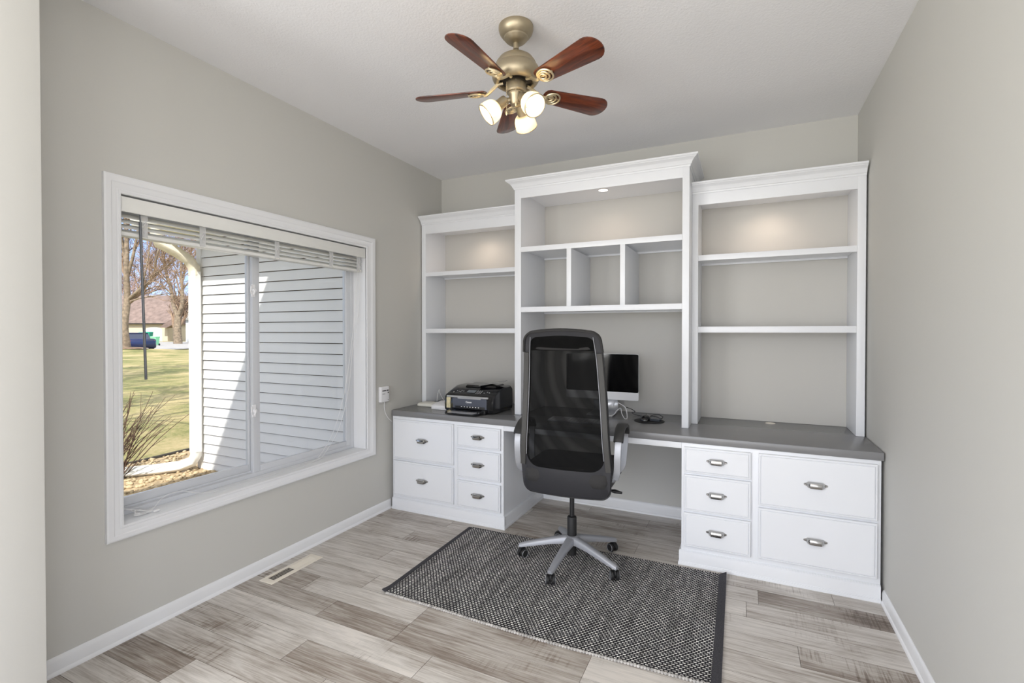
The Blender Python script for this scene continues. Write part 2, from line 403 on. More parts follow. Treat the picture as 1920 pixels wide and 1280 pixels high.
# the unseen hall behind the camera, its openings added for fill light
b = Bm(); b.box(XH, XH+.2, YH, -6.3, 0, H, 0).box(XH, XH+.2, -4.0, .2, 0, H, 0).box(XH, XH+.2, -6.3, -4.0, 0, .5, 0).box(XH, XH+.2, -6.3, -4.0, 2.4, H, 0); struct(b.make('wall_hall_right', M['wall']))
b = Bm(); b.box(W+.12, XH, -3.3, -3.2, 0, H, 0); struct(b.make('wall_hall_front', M['wall']))
b = Bm()
for x0, x1, z0, z1 in ((-.2, .5, 0, H), (2.6, 3.0, 0, H), (5.1, XH+.2, 0, H), (.5, 2.6, 0, .25), (.5, 2.6, 2.35, H), (3.0, 5.1, 0, .25), (3.0, 5.1, 2.35, H)):
    b.box(x0, x1, YH-.2, YH, z0, z1, 0)
struct(b.make('wall_hall_back', M['wall']))

# baseboards: profile extruded along a line
def baseboard(name, p0, p1, nrm, shoe=True, h=.071):
    p0, p1, n = Vector(p0), Vector(p1), Vector(nrm)
    prof = [(.0, 0), (.018, 0), (.018, .006), (.015, .012), (.011, .016), (.011, h-.018), (.0085, h-.010), (.006, h-.004), (.003, h), (0, h)]
    if not shoe: prof = [(.0, 0), (.011, 0), (.011, h-.018), (.0085, h-.010), (.006, h-.004), (.003, h), (0, h)]
    L = [[q + n*d + Vector((0, 0, z)) for d, z in prof] for q in (p0, p1)]
    return Bm().loops(L)
struct(baseboard('x', (0, -2.93, 0), (0, -.724, 0), (1, 0, 0)).make('baseboard_left', M['trim']))
struct(baseboard('x', (W, -3.3, 0), (W, -.73, 0), (-1, 0, 0)).make('baseboard_right', M['trim']))
struct(baseboard('x', (.985, 0, 0), (2.155, 0, 0), (0, -1, 0), h=.085).make('baseboard_back', M['trim']))

# ------------------------------------------------------------------ window
win = bpy.data.objects.new('window_1', None); COL.objects.link(win); win.location = (0, -1.76, .5); struct(win); win['_o'] = (0, -1.76, .5)
def ring(loops_):     # each loop: (y0,y1,z0,z1,x)
    return [[(x, y0, z0), (x, y1, z0), (x, y1, z1), (x, y0, z1)] for y0, y1, z0, z1, x in loops_]
def lerp(a, b_, t): return a+(b_-a)*t
inn = (OY0, OY1, OZ0, OZ1); out = (-2.600, -.902, .455, 2.054)
prof = [(0, 0.0), (0, .010), (.05, .0125), (.16, .0135), (.20, .0105), (.26, .0105), (.34, .013), (.55, .015), (.62, .018), (.90, .019), (1, .016), (1, 0)]
b = Bm(); b.loops(ring([tuple(lerp(inn[i], out[i], s) for i in range(4)) + (h,) for s, h in prof]), cyc=True)
cas = b.make('casing', M['trim'], win, ang=20)
# jambs (painted boards lining the opening)
b = Bm(); j = .006
b.box(-.20, .004, OY0-j, OY0, OZ0-j, OZ1+j, 0).box(-.20, .004, OY1, OY1+j, OZ0-j, OZ1+j, 0)
b.box(-.20, .004, OY0-j, OY1+j, OZ0-j, OZ0, .001).box(-.20, .004, OY0-j, OY1+j, OZ1, OZ1+j, 0)
b.make('jamb', M['trim'], win)
# vinyl main frame
def rect_frame(b, y0, y1, z0, z1, w, x0, x1, bev=.003, wb=None, wt=None):
    wb = wb or w; wt = wt or w
    b.box(x0, x1, y0, y0+w, z0, z1, bev).box(x0, x1, y1-w, y1, z0, z1, bev)
    b.box(x0, x1, y0+w, y1-w, z0, z0+wb, bev).box(x0, x1, y0+w, y1-w, z1-wt, z1, bev)
b = Bm(); rect_frame(b, OY0, OY1, OZ0, OZ1, .028, -.195, -.115, .002, wb=.024)
b.box(-.150, -.143, OY0+.028, OY1-.028, OZ0+.024, OZ0+.034, .001)          # track rib
b.make('frame', M['vinyl'], win)
# right sash (inner track)
b = Bm(); rect_frame(b, -1.806, OY1-.026, OZ0+.022, OZ1-.02, .045, -.145, -.118, .004, wb=.038)
s1 = b.make('sash', M['vinyl'], win)
Bm().box(-.134, -.130, -1.765, OY1-.066, OZ0+.055, OZ1-.06, 0).make('pane', M['glass'], s1)
# left sash (outer track)
b = Bm(); rect_frame(b, OY0+.026, -1.768, OZ0+.022, OZ1-.02, .045, -.178, -.151, .004, wb=.050)
s2 = b.make('sash', M['vinyl'], win)
Bm().box(-.167, -.163, OY0+.066, -1.808, OZ0+.067, OZ1-.06, 0).make('pane', M['glass'], s2)
for z in (1.61, .904):
    b = Bm()
    b.box(-.121, -.112, -1.815, -1.791, z-.037, z+.037, .004, 3)
    b.lathe([(.013, 0), (.013, .010), (.010, .014)], (-.113, -1.803, z), (1, 0, 0), 16)
    b.tube([(-.104, -1.803, z+.006), (-.098, -1.806, z-.008), (-.100, -1.812, z-.026)], [.005, .006, .004], 8)
    b.tube([(-.113, -1.815, z+.028), (-.106, -1.823, z+.022), (-.106, -1.826, z-.004), (-.113, -1.818, z-.02)], .004, 8)
    b.make('latch', M['whitepl'], win)

# ------------------------------------------------------------------ blind
bl = thing('window_blind', 'white slatted blind pulled up into a stack at the top of the window', 'blind', (-.03, -1.76, 1.97))
b = Bm(); b.box(-.010, .002, OY0+.004, OY1-.004, 1.902, 1.968, .002); b.make('valance', M['slat'], bl)
b = Bm(); b.box(-.075, -.016, OY0+.008, OY1-.008, 1.918, 1.966, .002); b.make('headrail', M['slat'], bl)
rs = random.Random(4)
for k in range(4):
    z = 1.893 - k*.0232; dx = rs.uniform(-.002, .002)
    b = Bm(); L = []
    for y in (OY0+.010, OY1-.018):
        P = []
        for i in range(9):
            u = i/8*2-1; P.append((-.046+dx+u*.024, y, z+.005*(1-u*u)-u*.0125))
        L.append(P + [(p[0], p[1], p[2]-.0022) for p in reversed(P)])
    b.loops(L); b.make('slat', M['slat'], bl)
b = Bm(); b.box(-.074, -.020, OY0+.010, OY1-.018, 1.799, 1.816, .004, 3); b.make('bottom_rail', M['slat'], bl)
for y in (-2.43, -2.16, -1.72, -1.30, -1.045):
    b = Bm(); b.box(-.019, -.0165, y-.014, y+.014, 1.805, 1.905, .001).tube([(-.015, y-.014, 1.905), (-.015, y-.014, 1.80)], .0012, 6).tube([(-.015, y+.014, 1.905), (-.015, y+.014, 1.80)], .0012, 6)
    b.tube([(-.017, y+.010, 1.875), (-.010, y, 1.86), (-.012, y-.008, 1.84), (-.017, y+.004, 1.82)], .0022, 6)
    b.make('clip', M['clear'], bl)
b = Bm(); b.tube([(-.012, -2.452, 1.905), (-.004, -2.452, 1.89), (-.006, -2.450, 1.86)], .003, 8)
b.tube([(-.008, -2.450, 1.87), (-.018, -2.426, 1.148)], .0058, 8); b.make('wand', M['wand'], bl)
b = Bm()
for dy, sx in ((0, 0), (.018, .012)):
    b.tube(bez([(-.030+sx, -1.040+dy, 1.80), (-.040+sx, -1.058+dy*1.2, 1.52), (-.055, -1.085+dy, 1.22), (-.070, -1.128+dy*2, .95), (-.078, -1.215+dy*2.4, .70), (-.070, -1.335+dy*2, .56), (-.060, -1.43+dy*2, .5185), (-.05, -1.62+dy*2, .5185), (-.045, -1.9+dy, .5185), (-.055, -2.10+dy, .5185)], 12), .0016, 6)
b.make('lift_cord', M['cord'], bl)
b = Bm()
b.tube(bez([(-.055, -2.08, .518), (-.06, -2.16, .535), (-.085, -2.24, .565), (-.080, -2.32, .560), (-.055, -2.38, .53), (-.05, -2.42, .519)], 10), .0017, 6)
for k in range(5):
    a = k*1.1; b.tube(bez([(-.055, -2.40, .519), (-.075+.02*math.sin(a), -2.43-.02*k, .535+.008*k), (-.05+.02*math.cos(a), -2.47+.012*k, .530), (-.04, -2.42+.01*k, .521), (-.06, -2.40-.008*k, .524)], 8), .002, 6)
b.lathe([(.002, 0), (.006, .004), (.007, .022), (.004, .028)], (-.030, -2.395, .522), (.3, .9, .1), 10)
b.lathe([(.002, 0), (.006, .004), (.007, .022), (.004, .028)], (-.062, -2.46, .523), (.7, .5, .1), 10)
b.make('cord_bundle', M['cord'], bl)

# ------------------------------------------------------------------ wall alarm with its lead
al = thing('gas_alarm', 'small white plug-in alarm box on the wall beside the window', 'alarm', (0, -.807, .893))
Bm().box(0, .028, -.856, -.765, .836, .952, .005, 3).make('case', M['whitepl'], al)
b = Bm(); b.box(.0282, .0287, -.845, -.800, .918, .925, 0).box(.0282, .0287, -.795, -.772, .918, .926, 0).box(.0282, .0287, -.842, -.812, .896, .899, 0)
b.make('print_marks', M['ink'], al)
b = Bm(); b.lathe([(.0055, 0), (.0055, .0016)], (.0280, -.778, .905), (1, 0, 0), 14); b.make('button', M['ink'], al)
b = Bm(); b.lathe([(.003, 0), (.003, .0016)], (.0280, -.778, .848), (1, 0, 0), 12); b.make('indicator', M['ink'], al)
b = Bm(); b.tube(bez([(.010, -.80, .838), (.008, -.80, .79), (.010, -.785, .74), (.012, -.755, .70), (.012, -.735, .685), (.011, -.715, .67)], 8), .002, 8)
b.make('lead', M['whitepl'], al)

# ------------------------------------------------------------------ desk furniture
ZT = .760; ZB = .719; YD = -.730; YF = -.722; YDR = -.740
def pull(b, x, z, y, w=.049):
    # arched pull: slim ends, deep rounded middle
    L = []
    for t in (-1, -.86, -.74, -.55, 0, .55, .74, .86, 1):
        a = abs(t); p = .003 if a > .8 else (.014 if a > .7 else (.023 if a > .5 else .025)); hh = .0052 if a > .9 else (.0078 if a > .8 else (.0130 if a > .7 else .0155))
        th = .0042; xx = x+t*w
        L.append([(xx, y-p-th*.2, z+hh*.62), (xx, y-p-th, z+hh*.15), (xx, y-p-th, z-hh*.45), (xx, y-p-th*.4, z-hh), (xx, y-p+th*.8, z-hh*.9), (xx, y-max(p-th*1.6, 0), z+hh*.1), (xx, y-max(p-.012, 0), z+hh*1.02)])
    b.loops(L)
    for s in (-1, 1):
        b.lathe([(.0058, 0), (.0058, .004), (.003, .0075)], (x+s*w, y, z), (0, -1, 0), 12)
def drawer(par, x0, x1, z0, z1):
    b = Bm(); yb = YF-.0008
    # slab with a routed step round its edge
    def lp(i, y): return [(x0+i, y, z0+i), (x1-i, y, z0+i), (x1-i, y, z1-i), (x0+i, y, z1-i)]
    b.loops([lp(0, yb), lp(0, yb-.0155), lp(.002, yb-.0175), lp(.0080, yb-.0180), lp(.0092, yb-.0145), lp(.0104, yb-.0145), lp(.0120, yb-.0195), lp(.0140, yb-.0205)])
    d = b.make('drawer', M['cab'], par, ang=12)
    b = Bm(); pull(b, (x0+x1)/2, (z0+z1)/2 + .006, yb-.0205); b.make('handle', M['nickel'], d)
    return d
def kick(b, x0, x1, side):   # stepped base moulding along the front and round one side
    for d, h0, h1 in ((.012, 0, .082), (.016, 0, .016), (.014, .016, .022), (.0105, .082, .086), (.007, .086, .089)):
        b.box(x0-(d if side < 0 else 0), x1+(d if side > 0 else 0), YF-d, YF+.02, h0, h1, .001)
        sx = x1 if side > 0 else x0
        b.box(min(sx, sx+side*d), max(sx, sx+side*d), YF+.02, -.005, h0, h1, .001)
LX0, LX1 = .028, .985
RX0, RX1 = 2.155, 3.113
def base_cab(name, label, x0, x1, drs, side):
    t = thing(name, label, 'cabinet', ((x0+x1)/2, -.36, 0))
    b = Bm(); b.box(x0, x1, YF, -.004, .0, ZB-.0006, .0012); b.make('body', M['cab'], t)
    b = Bm(); kick(b, x0, x1, side); b.make('plinth', M['cab'], t)
    for d in drs: drawer(t, *d)
    return t
base_cab('base_cabinet', 'white five-drawer cabinet under the printer end of the desk, by the window wall', LX0, LX1,
         [(.046, .586, .398, .697), (.046, .586, .115, .379), (.616, .967, .545, .694), (.616, .967, .324, .524), (.616, .967, .112, .302)], 1)
base_cab('base_cabinet', 'white five-drawer cabinet under the empty end of the desk, by the plain wall', RX0, RX1,
         [(2.171, 2.522, .549, .697), (2.171, 2.522, .328, .536), (2.171, 2.522, .118, .314), (2.560, 3.096, .415, .699), (2.560, 3.096, .121, .400)], -1)
# continuous worktop, rounded at its left front corner
wt = thing('worktop', 'long grey worktop running the full width over both drawer cabinets', 'desk', (1.56, -.36, ZB))
b = Bm(); poly = []
x0, x1, y1 = .003, 3.1245, -.001; rc = .035
for k in range(9):
    a = math.pi + k/8*math.pi/2; poly.append((x0+rc+rc*math.cos(a), YD+rc+rc*math.sin(a)))
poly += [(x1-.004, YD), (x1, YD+.004), (x1, y1), (x0, y1)]
cx, cy = 1.56, -.36
def ins(d): return [(x+(d if x < cx else -d), y+(d if y < cy else -d)) for x, y in poly]
b.loops([[(x, y, ZB) for x, y in ins(.001)], [(x, y, ZB+.002) for x, y in poly], [(x, y, ZT-.003) for x, y in poly], [(x, y, ZT-.001) for x, y in ins(.001)], [(x, y, ZT) for x, y in ins(.003)]])
b.make('top', M['desk'], wt)
b = Bm(); b.box(LX1+.001, RX0-.001, YF, YF+.02, ZB-.036, ZB-.0004, .001); b.make('apron', M['cab'], wt)
b = Bm(); b.lathe([(.030, 0), (.030, .0022), (.026, .003), (.024, .0015), (.010, .0015)], (2.645, -.082, ZT), n=32); b.make('grommet', M['cream'], wt)

# hutches
def crown(b, x0, x1, yf, zb, retL, retR, ywall=-.002):
    prof = [(0, 0), (.004, 0), (.006, .004), (.007, .010), (.012, .014), (.016, .024), (.024, .036), (.034, .045), (.043, .050), (.045, .054), (.050, .056), (.053, .060), (.053, .068), (0, .068)]
    L = []
    if retL: L.append([(x0-d, ywall, zb+z) for d, z in prof])
    L.append([(x0-(d if retL else 0), yf-d, zb+z) for d, z in prof])
    L.append([(x1+(d if retR else 0), yf-d, zb+z) for d, z in prof])
    if retR: L.append([(x1+d, ywall, zb+z) for d, z in prof])
    b.loops(L)
def hutch(name, label, x0, x1, yf, ztop, zhead, zceil, shelves, stL, stR, ret, div=None, lamp=None, lpower=1.2):
    t = thing(name, label, 'bookcase', ((x0+x1)/2, yf/2, ZT))
    z0 = ZT+.0006
    b = Bm()
    b.box(x0, x0+stL, yf, -.012, z0, ztop-.005, .0012).box(x1-stR, x1, yf, -.012, z0, ztop-.005, .0012)     # sides with their stiles
    b.box(x0+stL, x1-stR, yf+.018, -.012, zceil, zceil+.02, 0)                                            # inner ceiling
    b.box(x0+stL-.001, x1-stR+.001, yf, yf+.018, zhead, ztop-.005, .0008)                                 # header
    b.box(x0+.001, x1-.001, yf+.002, -.012, ztop-.02, ztop-.004, 0)
    b.make('carcass', M['cab'], t)
    b = Bm(); b.box(x0, x1, -.0115, -.0015, z0, ztop-.01, 0); b.make('back_panel', M['panel'], t)
    for zb, zt in shelves:
        b = Bm(); b.box(x0+stL+.0006, x1-stR-.0006, yf+.001, yf+.021, zb, zt, .001)
        b.box(x0+stL+.0006, x1-stR-.0006, yf+.021, -.0125, zt-.022, zt-.0005, 0)
        b.box(x0+stL+.0006, x1-stR-.0006, -.032, -.0125, zb+.001, zt-.022, .001)
        b.make('shelf', M['cab'], t)
    if div:
        for a, c in div[0]:
            b = Bm(); b.box(a, c, yf+.0015, -.0125, div[1], div[2], .001); b.make('divider', M['cab'], t)
    b = Bm(); crown(b, x0, x1, yf, ztop-.068, *ret); b.make('crown_moulding', M['cab'], t, ang=14)
    if lamp:
        lx, ly = lamp
        b = Bm(); b.lathe([(.040, 0), (.040, -.003), (.033, -.005), (.031, -.002)], (lx, ly, zceil), n=28, cap1=False); f = b.make('downlight', M['whitepl'], t)
        b = Bm(); b.lathe([(.031, 0), (.031, -.0025)], (lx, ly, zceil-.0005), n=28); b.make('lens', M['puck'], f)
        ld = bpy.data.lights.new('downlight', 'SPOT'); ld.energy = lpower; ld.color = (1, .80, .64); ld.spot_size = R(160); ld.spot_blend = .9; ld.shadow_soft_size = .03
        lo = bpy.data.objects.new('downlight_lamp', ld); COL.objects.link(lo); lo.location = (lx, ly, zceil-.012)
    return t
hutch('bookcase', 'low white three-shelf bookcase above the printer, beside the window wall', .008, .9612, -.315, 2.336, 2.192, 2.232,
      [(1.835, 1.869), (1.357, 1.394)], .040, .04, (False, False), lamp=(.50, -.195), lpower=2.6)
hutch('bookcase', 'tall middle white bookcase with three cubbyholes above the computer', .962, 2.171, -.491, 2.472, 2.340, 2.386,
      [(1.949, 1.985), (1.511, 1.548)], .050, .042, (True, True), div=([(1.361, 1.394), (1.736, 1.769)], 1.548, 1.949), lamp=(1.567, -.285), lpower=2.6)
hutch('bookcase', 'low white three-shelf bookcase above the empty end of the desk', 2.1718, 3.118, -.315, 2.338, 2.198, 2.236,
      [(1.834, 1.870), (1.363, 1.402)], .038, .042, (False, False), lamp=(2.63, -.195), lpower=2.6)

# ------------------------------------------------------------------ ceiling fan
FC = (1.551, -1.737)
fan = thing('ceiling_fan', 'brass ceiling fan with five dark wood blades and three lit lamps', 'fan', (FC[0], FC[1], H))
def fl(prof, name, m, n=40, **k):
    b = Bm(); b.lathe(prof, (FC[0], FC[1], 0), n=n, **k); return b.make(name, m, fan)
fl([(.076, H-.0005), (.078, H-.004), (.078, H-.016), (.074, H-.030), (.064, H-.044), (.055, H-.050), (.054, H-.056), (.045, H-.066), (.036, H-.073), (.022, H-.076)], 'canopy', M['brass'])
fl([(.0125, H-.05), (.0125, 2.638)], 'downrod', M['brass'], 20)
fl([(.016, 2.622), (.030, 2.620), (.034, 2.612), (.055, 2.606), (.076, 2.592), (.088, 2.575), (.092, 2.566), (.093, 2.559), (.102, 2.549), (.108, 2.535), (.109, 2.520), (.106, 2.505), (.098, 2.491), (.088, 2.483), (.080, 2.481), (.076, 2.486), (.074, 2.50)], 'motor_housing', M['brass'])
fl([(.074, 2.515), (.074, 2.497), (.050, 2.494), (.050, 2.486), (.030, 2.485)], 'flywheel', M['dark'])
fl([(.040, 2.490), (.045, 2.482), (.046, 2.476), (.046, 2.448), (.042, 2.442), (.036, 2.440), (.036, 2.435), (.031, 2.428), (.029, 2.400), (.022, 2.388), (.008, 2.384)], 'light_fitter', M['brass'])
ZB_ = 2.455
def blade_profile():
    pts = []
    for k in range(13):
        a = -math.pi/2 + math.pi*k/12; pts.append((.424 + .054*math.cos(a), .060*math.sin(a)*(1 if True else 1)))
    rr = [(.16, .041), (.145, .034), (.138, .02), (.136, 0), (.138, -.02), (.145, -.034), (.16, -.041)]
    return pts + rr
for k in range(5):
    ang = R(-167+72*k)
    Mx = Matrix.Translation((FC[0], FC[1], ZB_)) @ Matrix.Rotation(ang, 4, 'Z') @ Matrix.Rotation(R(0), 4, 'Y') @ Matrix.Rotation(R(-15), 4, 'X')
    P = blade_profile(); L = []
    for z, s in ((0, .97), (.0012, 1), (.0048, 1), (.006, .97)):
        L.append([(.32+(x-.32)*(1-(1-s)*.5), y*s, z) for x, y in P])
    b = Bm(); b.loops(L)
    o = b.make('blade', M['blade'], fan, org=(0, 0, 0)); o.matrix_local = Matrix.Translation(-Vector(fan['_o'])) @ Mx
    # scrolled blade iron under the blade root
    b = Bm()
    b.tube(bez([(.058, 0, .034), (.082, .004, .030), (.110, .004, .010), (.135, 0, -.006), (.150, 0, -.0075)], 6), [.0075]*25, 8)
    for a_, c_ in ((.034, 0), (.024, .007), (.0145, .013)):
        q = [(.184-c_+a_*1.05*math.cos(2*math.pi*i/28), a_*math.sin(2*math.pi*i/28), -.0055) for i in range(28)]
        Lr = []
        for i in range(28):
            p = Vector(q[i]); cdir = (p-Vector((.184-c_, 0, -.0055))).normalized()
            Lr.append([p+cdir*.0042*math.cos(2*math.pi*j/6)+Vector((0, 0, .0042*math.sin(2*math.pi*j/6))) for j in range(6)])
        b.loops(Lr, cyc=True)
    b.ball((.176, 0, -.004), .006, 10, (1.4, 1, .6)).box(.145, .225, -.004, .004, -.004, -.0002, .001)
    g = b.make('blade_iron', M['gold'], o, org=(0, 0, 0))
# lamps
for az in (212.4, 332.4, 92.4):
    a = R(az); h = Vector((math.cos(a), math.sin(a), 0)); ax = (h*.77 + Vector((0, 0, -.64))).normalized()
    c0 = Vector((FC[0], FC[1], 2.410)) + h*.022; neck = Vector((FC[0], FC[1], 2.396)) + h*.062
    b = Bm(); b.tube([c0, c0+h*.022+Vector((0, 0, -.004)), neck-ax*.012], .011, 12)
    b.lathe([(.012, -.024), (.0215, -.020), (.0235, -.012), (.0235, .030), (.026, .034), (.026, .037)], neck, ax, 24); so = b.make('lamp_socket', M['brass'], fan)
    b = Bm(); pr = [(.026, .026), (.031, .029), (.041, .040), (.0465, .054), (.0490, .070), (.0500, .088), (.0490, .094)]
    n = 48; L = []
    ax2 = ax; u = ax2.orthogonal().normalized(); w = ax2.cross(u)
    for (r, hh), th in [(p, 0) for p in pr] + [(p, -.0022) for p in reversed(pr)]:
        L.append([neck+ax2*hh+(u*math.cos(2*math.pi*i/n)+w*math.sin(2*math.pi*i/n))*(r+th+(.0009 if i % 2 else 0)) for i in range(n)])
    b.loops(L, cyc=True); b.make('lamp_shade', M['lampglass'], so)
    b = Bm(); L = []
    for i in range(48):
        p = neck+ax2*.0935; d = u*math.cos(2*math.pi*i/48)+w*math.sin(2*math.pi*i/48)
        L.append([p+d*(.0488+.0022*math.cos(2*math.pi*j/6))+ax2*.0022*math.sin(2*math.pi*j/6) for j in range(6)])
    b.loops(L, cyc=True); b.make('rim', M['brass'], so)
    b = Bm(); b.lathe([(.009, .030), (.012, .036), (.021, .052), (.0245, .062), (.022, .074), (.013, .083), (.002, .086)], neck, ax, 20); b.make('bulb', M['bulb'], so)
for dx, dy, l in ((-.030, -.035, .13), (.018, -.040, .10)):
    b = Bm(); x, y = FC[0]+dx, FC[1]+dy; n = int(l/.006)
    for i in range(n): b.ball((x, y, 2.482-i*.006), .0022, 6)
    b.lathe([(.001, 0), (.004, -.004), (.0045, -.016), (.002, -.022)], (x, y, 2.482-n*.006), n=10); b.make('pull_chain', M['gold'], fan)

# ------------------------------------------------------------------ office chair
ch = thing('office_chair', 'high-backed black mesh office chair on grey five-star base, back to the viewer', 'chair', (1.571, -.995, .0085), R(3))
ch['_o'] = (0, 0, 0)
def hw(z):          # half width of the back at height z
    pts = [(.46, .252), (.60, .262), (.75, .252), (1.0, .238), (1.24, .223), (1.40, .204)]
    for (a, wa), (c, wc) in zip(pts, pts[1:]):
        if z <= c: return wa+(wc-wa)*max(0, (z-a)/(c-a))
    return .212
def yb_(z, x):      # rear surface of the back
    pts = [(.46, -.175), (.56, -.185), (.75, -.205), (1.0, -.205), (1.2, -.222), (1.40, -.262)]
    for (a, wa), (c, wc) in zip(pts, pts[1:]):
        if z <= c: y = wa+(wc-wa)*max(0, (z-a)/(c-a)); break
    else: y = -.262
    return y+.035*(x/.25)**2
def outline(zb, zt, ins_, rb, rt, n=9):
    pts = []; 
    def corner(cx_, cz_, r, a0):
        for k in range(n):
            a = a0+math.pi/2*k/(n-1); pts.append((cx_+r*math.cos(a), cz_+r*math.sin(a)))
    def W_(z): return hw(z)-ins_
    corner(-W_(zb+rb)+rb, zb+rb, rb, math.pi)
    for k in range(1, 8): pts.append((lerp(-W_(zb)+rb, W_(zb)-rb, k/8), zb))
    corner(W_(zb+rb)-rb, zb+rb, rb, -math.pi/2)
    for k in range(1, 16):
        z = lerp(zb+rb, zt-rt, k/16); pts.append((W_(z), z))
    corner(W_(zt-rt)-rt, zt-rt, rt, 0)
    for k in range(1, 8): pts.append((lerp(W_(zt)-rt, -W_(zt)+rt, k/8), zt+.008*math.sin(math.pi*k/8)))
    corner(-W_(zt-rt)+rt, zt-rt, rt, math.pi/2)
    for k in range(1, 16):
        z = lerp(zt-rt, zb+rb, k/16); pts.append((-W_(z), z))
    return pts
def P3(pts, dy): return [(x, yb_(z, x)+dy, z) for x, z in pts]
ZBK = (.440, 1.360)
outer = outline(*ZBK, 0, .055, .060); inner = outline(.592, 1.331, .034, .075, .045)
# shell: border all round and the solid part below the mesh
b = Bm(); mid = [((1-.08)*a[0]+.08*c[0], (1-.08)*a[1]+.08*c[1]) for a, c in zip(outer, inner)]
b.loops([P3(inner, .004), P3(mid, -.002), P3(outer, .008), P3(outer, .026), P3(mid, .034), P3(inner, .026)], cyc=True)
b.make('back_shell', M['leath'], ch, ang=40)
# piping round the shell edge
b = Bm(); L = []
for (x, z) in outer:
    c = Vector((x, yb_(z, x)+.010, z)); d = Vector((x, 0, z-.9)).normalized()
    L.append([c+d*(.0045*math.cos(2*math.pi*j/6))+Vector((0, .0045*math.sin(2*math.pi*j/6), 0)) for j in range(6)])
b.loops(L, cyc=True); b.make('piping', M['blk'], ch)
# side rails
for s in (-1, 1):
    b = Bm(); L = []
    for k in range(15):
        z = lerp(.60, 1.245, k/14); x = s*(hw(z)-.016)
        L.append((x, yb_(z, x)-.005, z))
    b.tube(L, 1, sq=(.015, .007), up=(0, 1, 0)); b.make('side_rail', M['strip'], ch)
    b = Bm(); L2 = [(s*(hw(z)-.035), yb_(z, hw(z)-.035)-.002, z) for z in [lerp(.66, 1.33, k/14) for k in range(15)]]
    b.tube(L2, .0022, 6); b.make('edge_bead', M['armalu'], ch)
# mesh, bulging forward
cx_, cz_ = 0, .95; L = []
for k in range(9):
    t = 1-k/9; dy = .006+.055*(1-t*t)
    L.append([(x*t, yb_(cz_+(z-cz_)*t, x*t)+dy, cz_+(z-cz_)*t) for x, z in inner])
b = Bm(); b.loops(L, cap0=False); b.make('mesh', M['mesh'], ch, ang=80)
# head rest pad at the front of the mesh, and its rear wrap
P = outline(1.255, 1.36, .006, .03, .045); q = [(x*.9, lerp(1.31, z, .8)) for x, z in P]
b = Bm(); b.loops([P3(q, .018), P3(P, .030), P3(P, .060), P3(q, .085)]); b.make('headrest', M['fabric'], ch, ang=60)
b = Bm(); top = [p for p in outer if p[1] > 1.245]
L = [(x*1.006, yb_(z, x)-.001, z+(.003 if z > 1.36 else 0)) for x, z in sorted(top, key=lambda p: math.atan2(p[1]-1.1, p[0]))]
b.tube(L, 1, sq=(.005, .012), up=(0, 1, 0)); b.make('headrest_binding', M['fabric'], ch)
# seat
def rrect(x0, x1, y0, y1, r, z, n=7):
    o = []
    for cx2, cy2, a0 in ((x0+r, y0+r, math.pi), (x1-r, y0+r, 1.5*math.pi), (x1-r, y1-r, 0), (x0+r, y1-r, .5*math.pi)):
        for k in range(n):
            a = a0+math.pi/2*k/(n-1); o.append((cx2+r*math.cos(a), cy2+r*math.sin(a), z))
    return o
b = Bm(); b.loops([rrect(-.23, .23, -.14, .24, .06, .492), rrect(-.255, .255, -.165, .27, .07, .505), rrect(-.262, .262, -.17, .28, .07, .535), rrect(-.26, .26, -.17, .28, .07, .575), rrect(-.245, .245, -.155, .262, .065, .592), rrect(-.20, .20, -.12, .21, .06, .600)])
b.make('seat', M['fabric'], ch, ang=60)
# mechanism, gas column
b = Bm(); b.box(-.075, .075, -.10, .12, .435, .492, .012, 3).box(-.05, .05, -.165, -.06, .478, .50, .008); b.make('tilt_mechanism', M['blk'], ch)
b = Bm(); b.tube([(.07, .0, .455), (.17, .005, .452), (.235, .005, .450)], .0055, 8).tube([(.225, .005, .450), (.25, .005, .449), (.292, .005, .444)], [.007, .012, .007], 10); b.make('lever', M['blk'], ch)
b = Bm(); b.lathe([(.014, .27), (.014, .44)], n=20); b.make('piston', M['blk'], ch)
b = Bm(); b.lathe([(.012, .045), (.026, .048), (.026, .115), (.0275, .16), (.0275, .268), (.025, .272), (.014, .274)], n=24); b.make('gas_column', M['rubber'], ch)
# arms
for s in (-1, 1):
    x = s*.287; pth = bez([(x-s*.012, -.118, .555), (x, -.130, .60), (x+s*.004, -.138, .69), (x+s*.006, -.120, .765), (x+s*.004, -.055, .812), (x+s*.004, .020, .822), (x+s*.004, .085, .800), (x+s*.003, .112, .75), (x, .100, .66), (x-s*.008, .085, .58), (x-s*.03, .080, .55)], 6)
    b = Bm(); b.tube(pth, 1, sq=(.018, .005), up=(0, -1, 0)); b.tube([(x-s*.014, -.118, .553), (x-s*.05, -.10, .520), (x-s*.08, -.06, .498)], 1, sq=(.018, .008), up=(0, 0, 1)); b.tube([(x-s*.03, .080, .552), (x-s*.06, .07, .520), (x-s*.09, .06, .498)], 1, sq=(.018, .008), up=(0, 0, 1))
    b.tube([(x-s*.012, -.118, .556), (x-s*.022, .080, .556)], .008, 8)
    ar = b.make('arm', M['armalu'], ch)
    pp = [p for p in pth if p.z > .752]
    b = Bm(); b.tube([p+Vector((0, 0, .006)) for p in pp], 1, sq=(.026, .011), up=(0, -1, 0)); b.make('arm_pad', M['pad'], ar, ang=50)
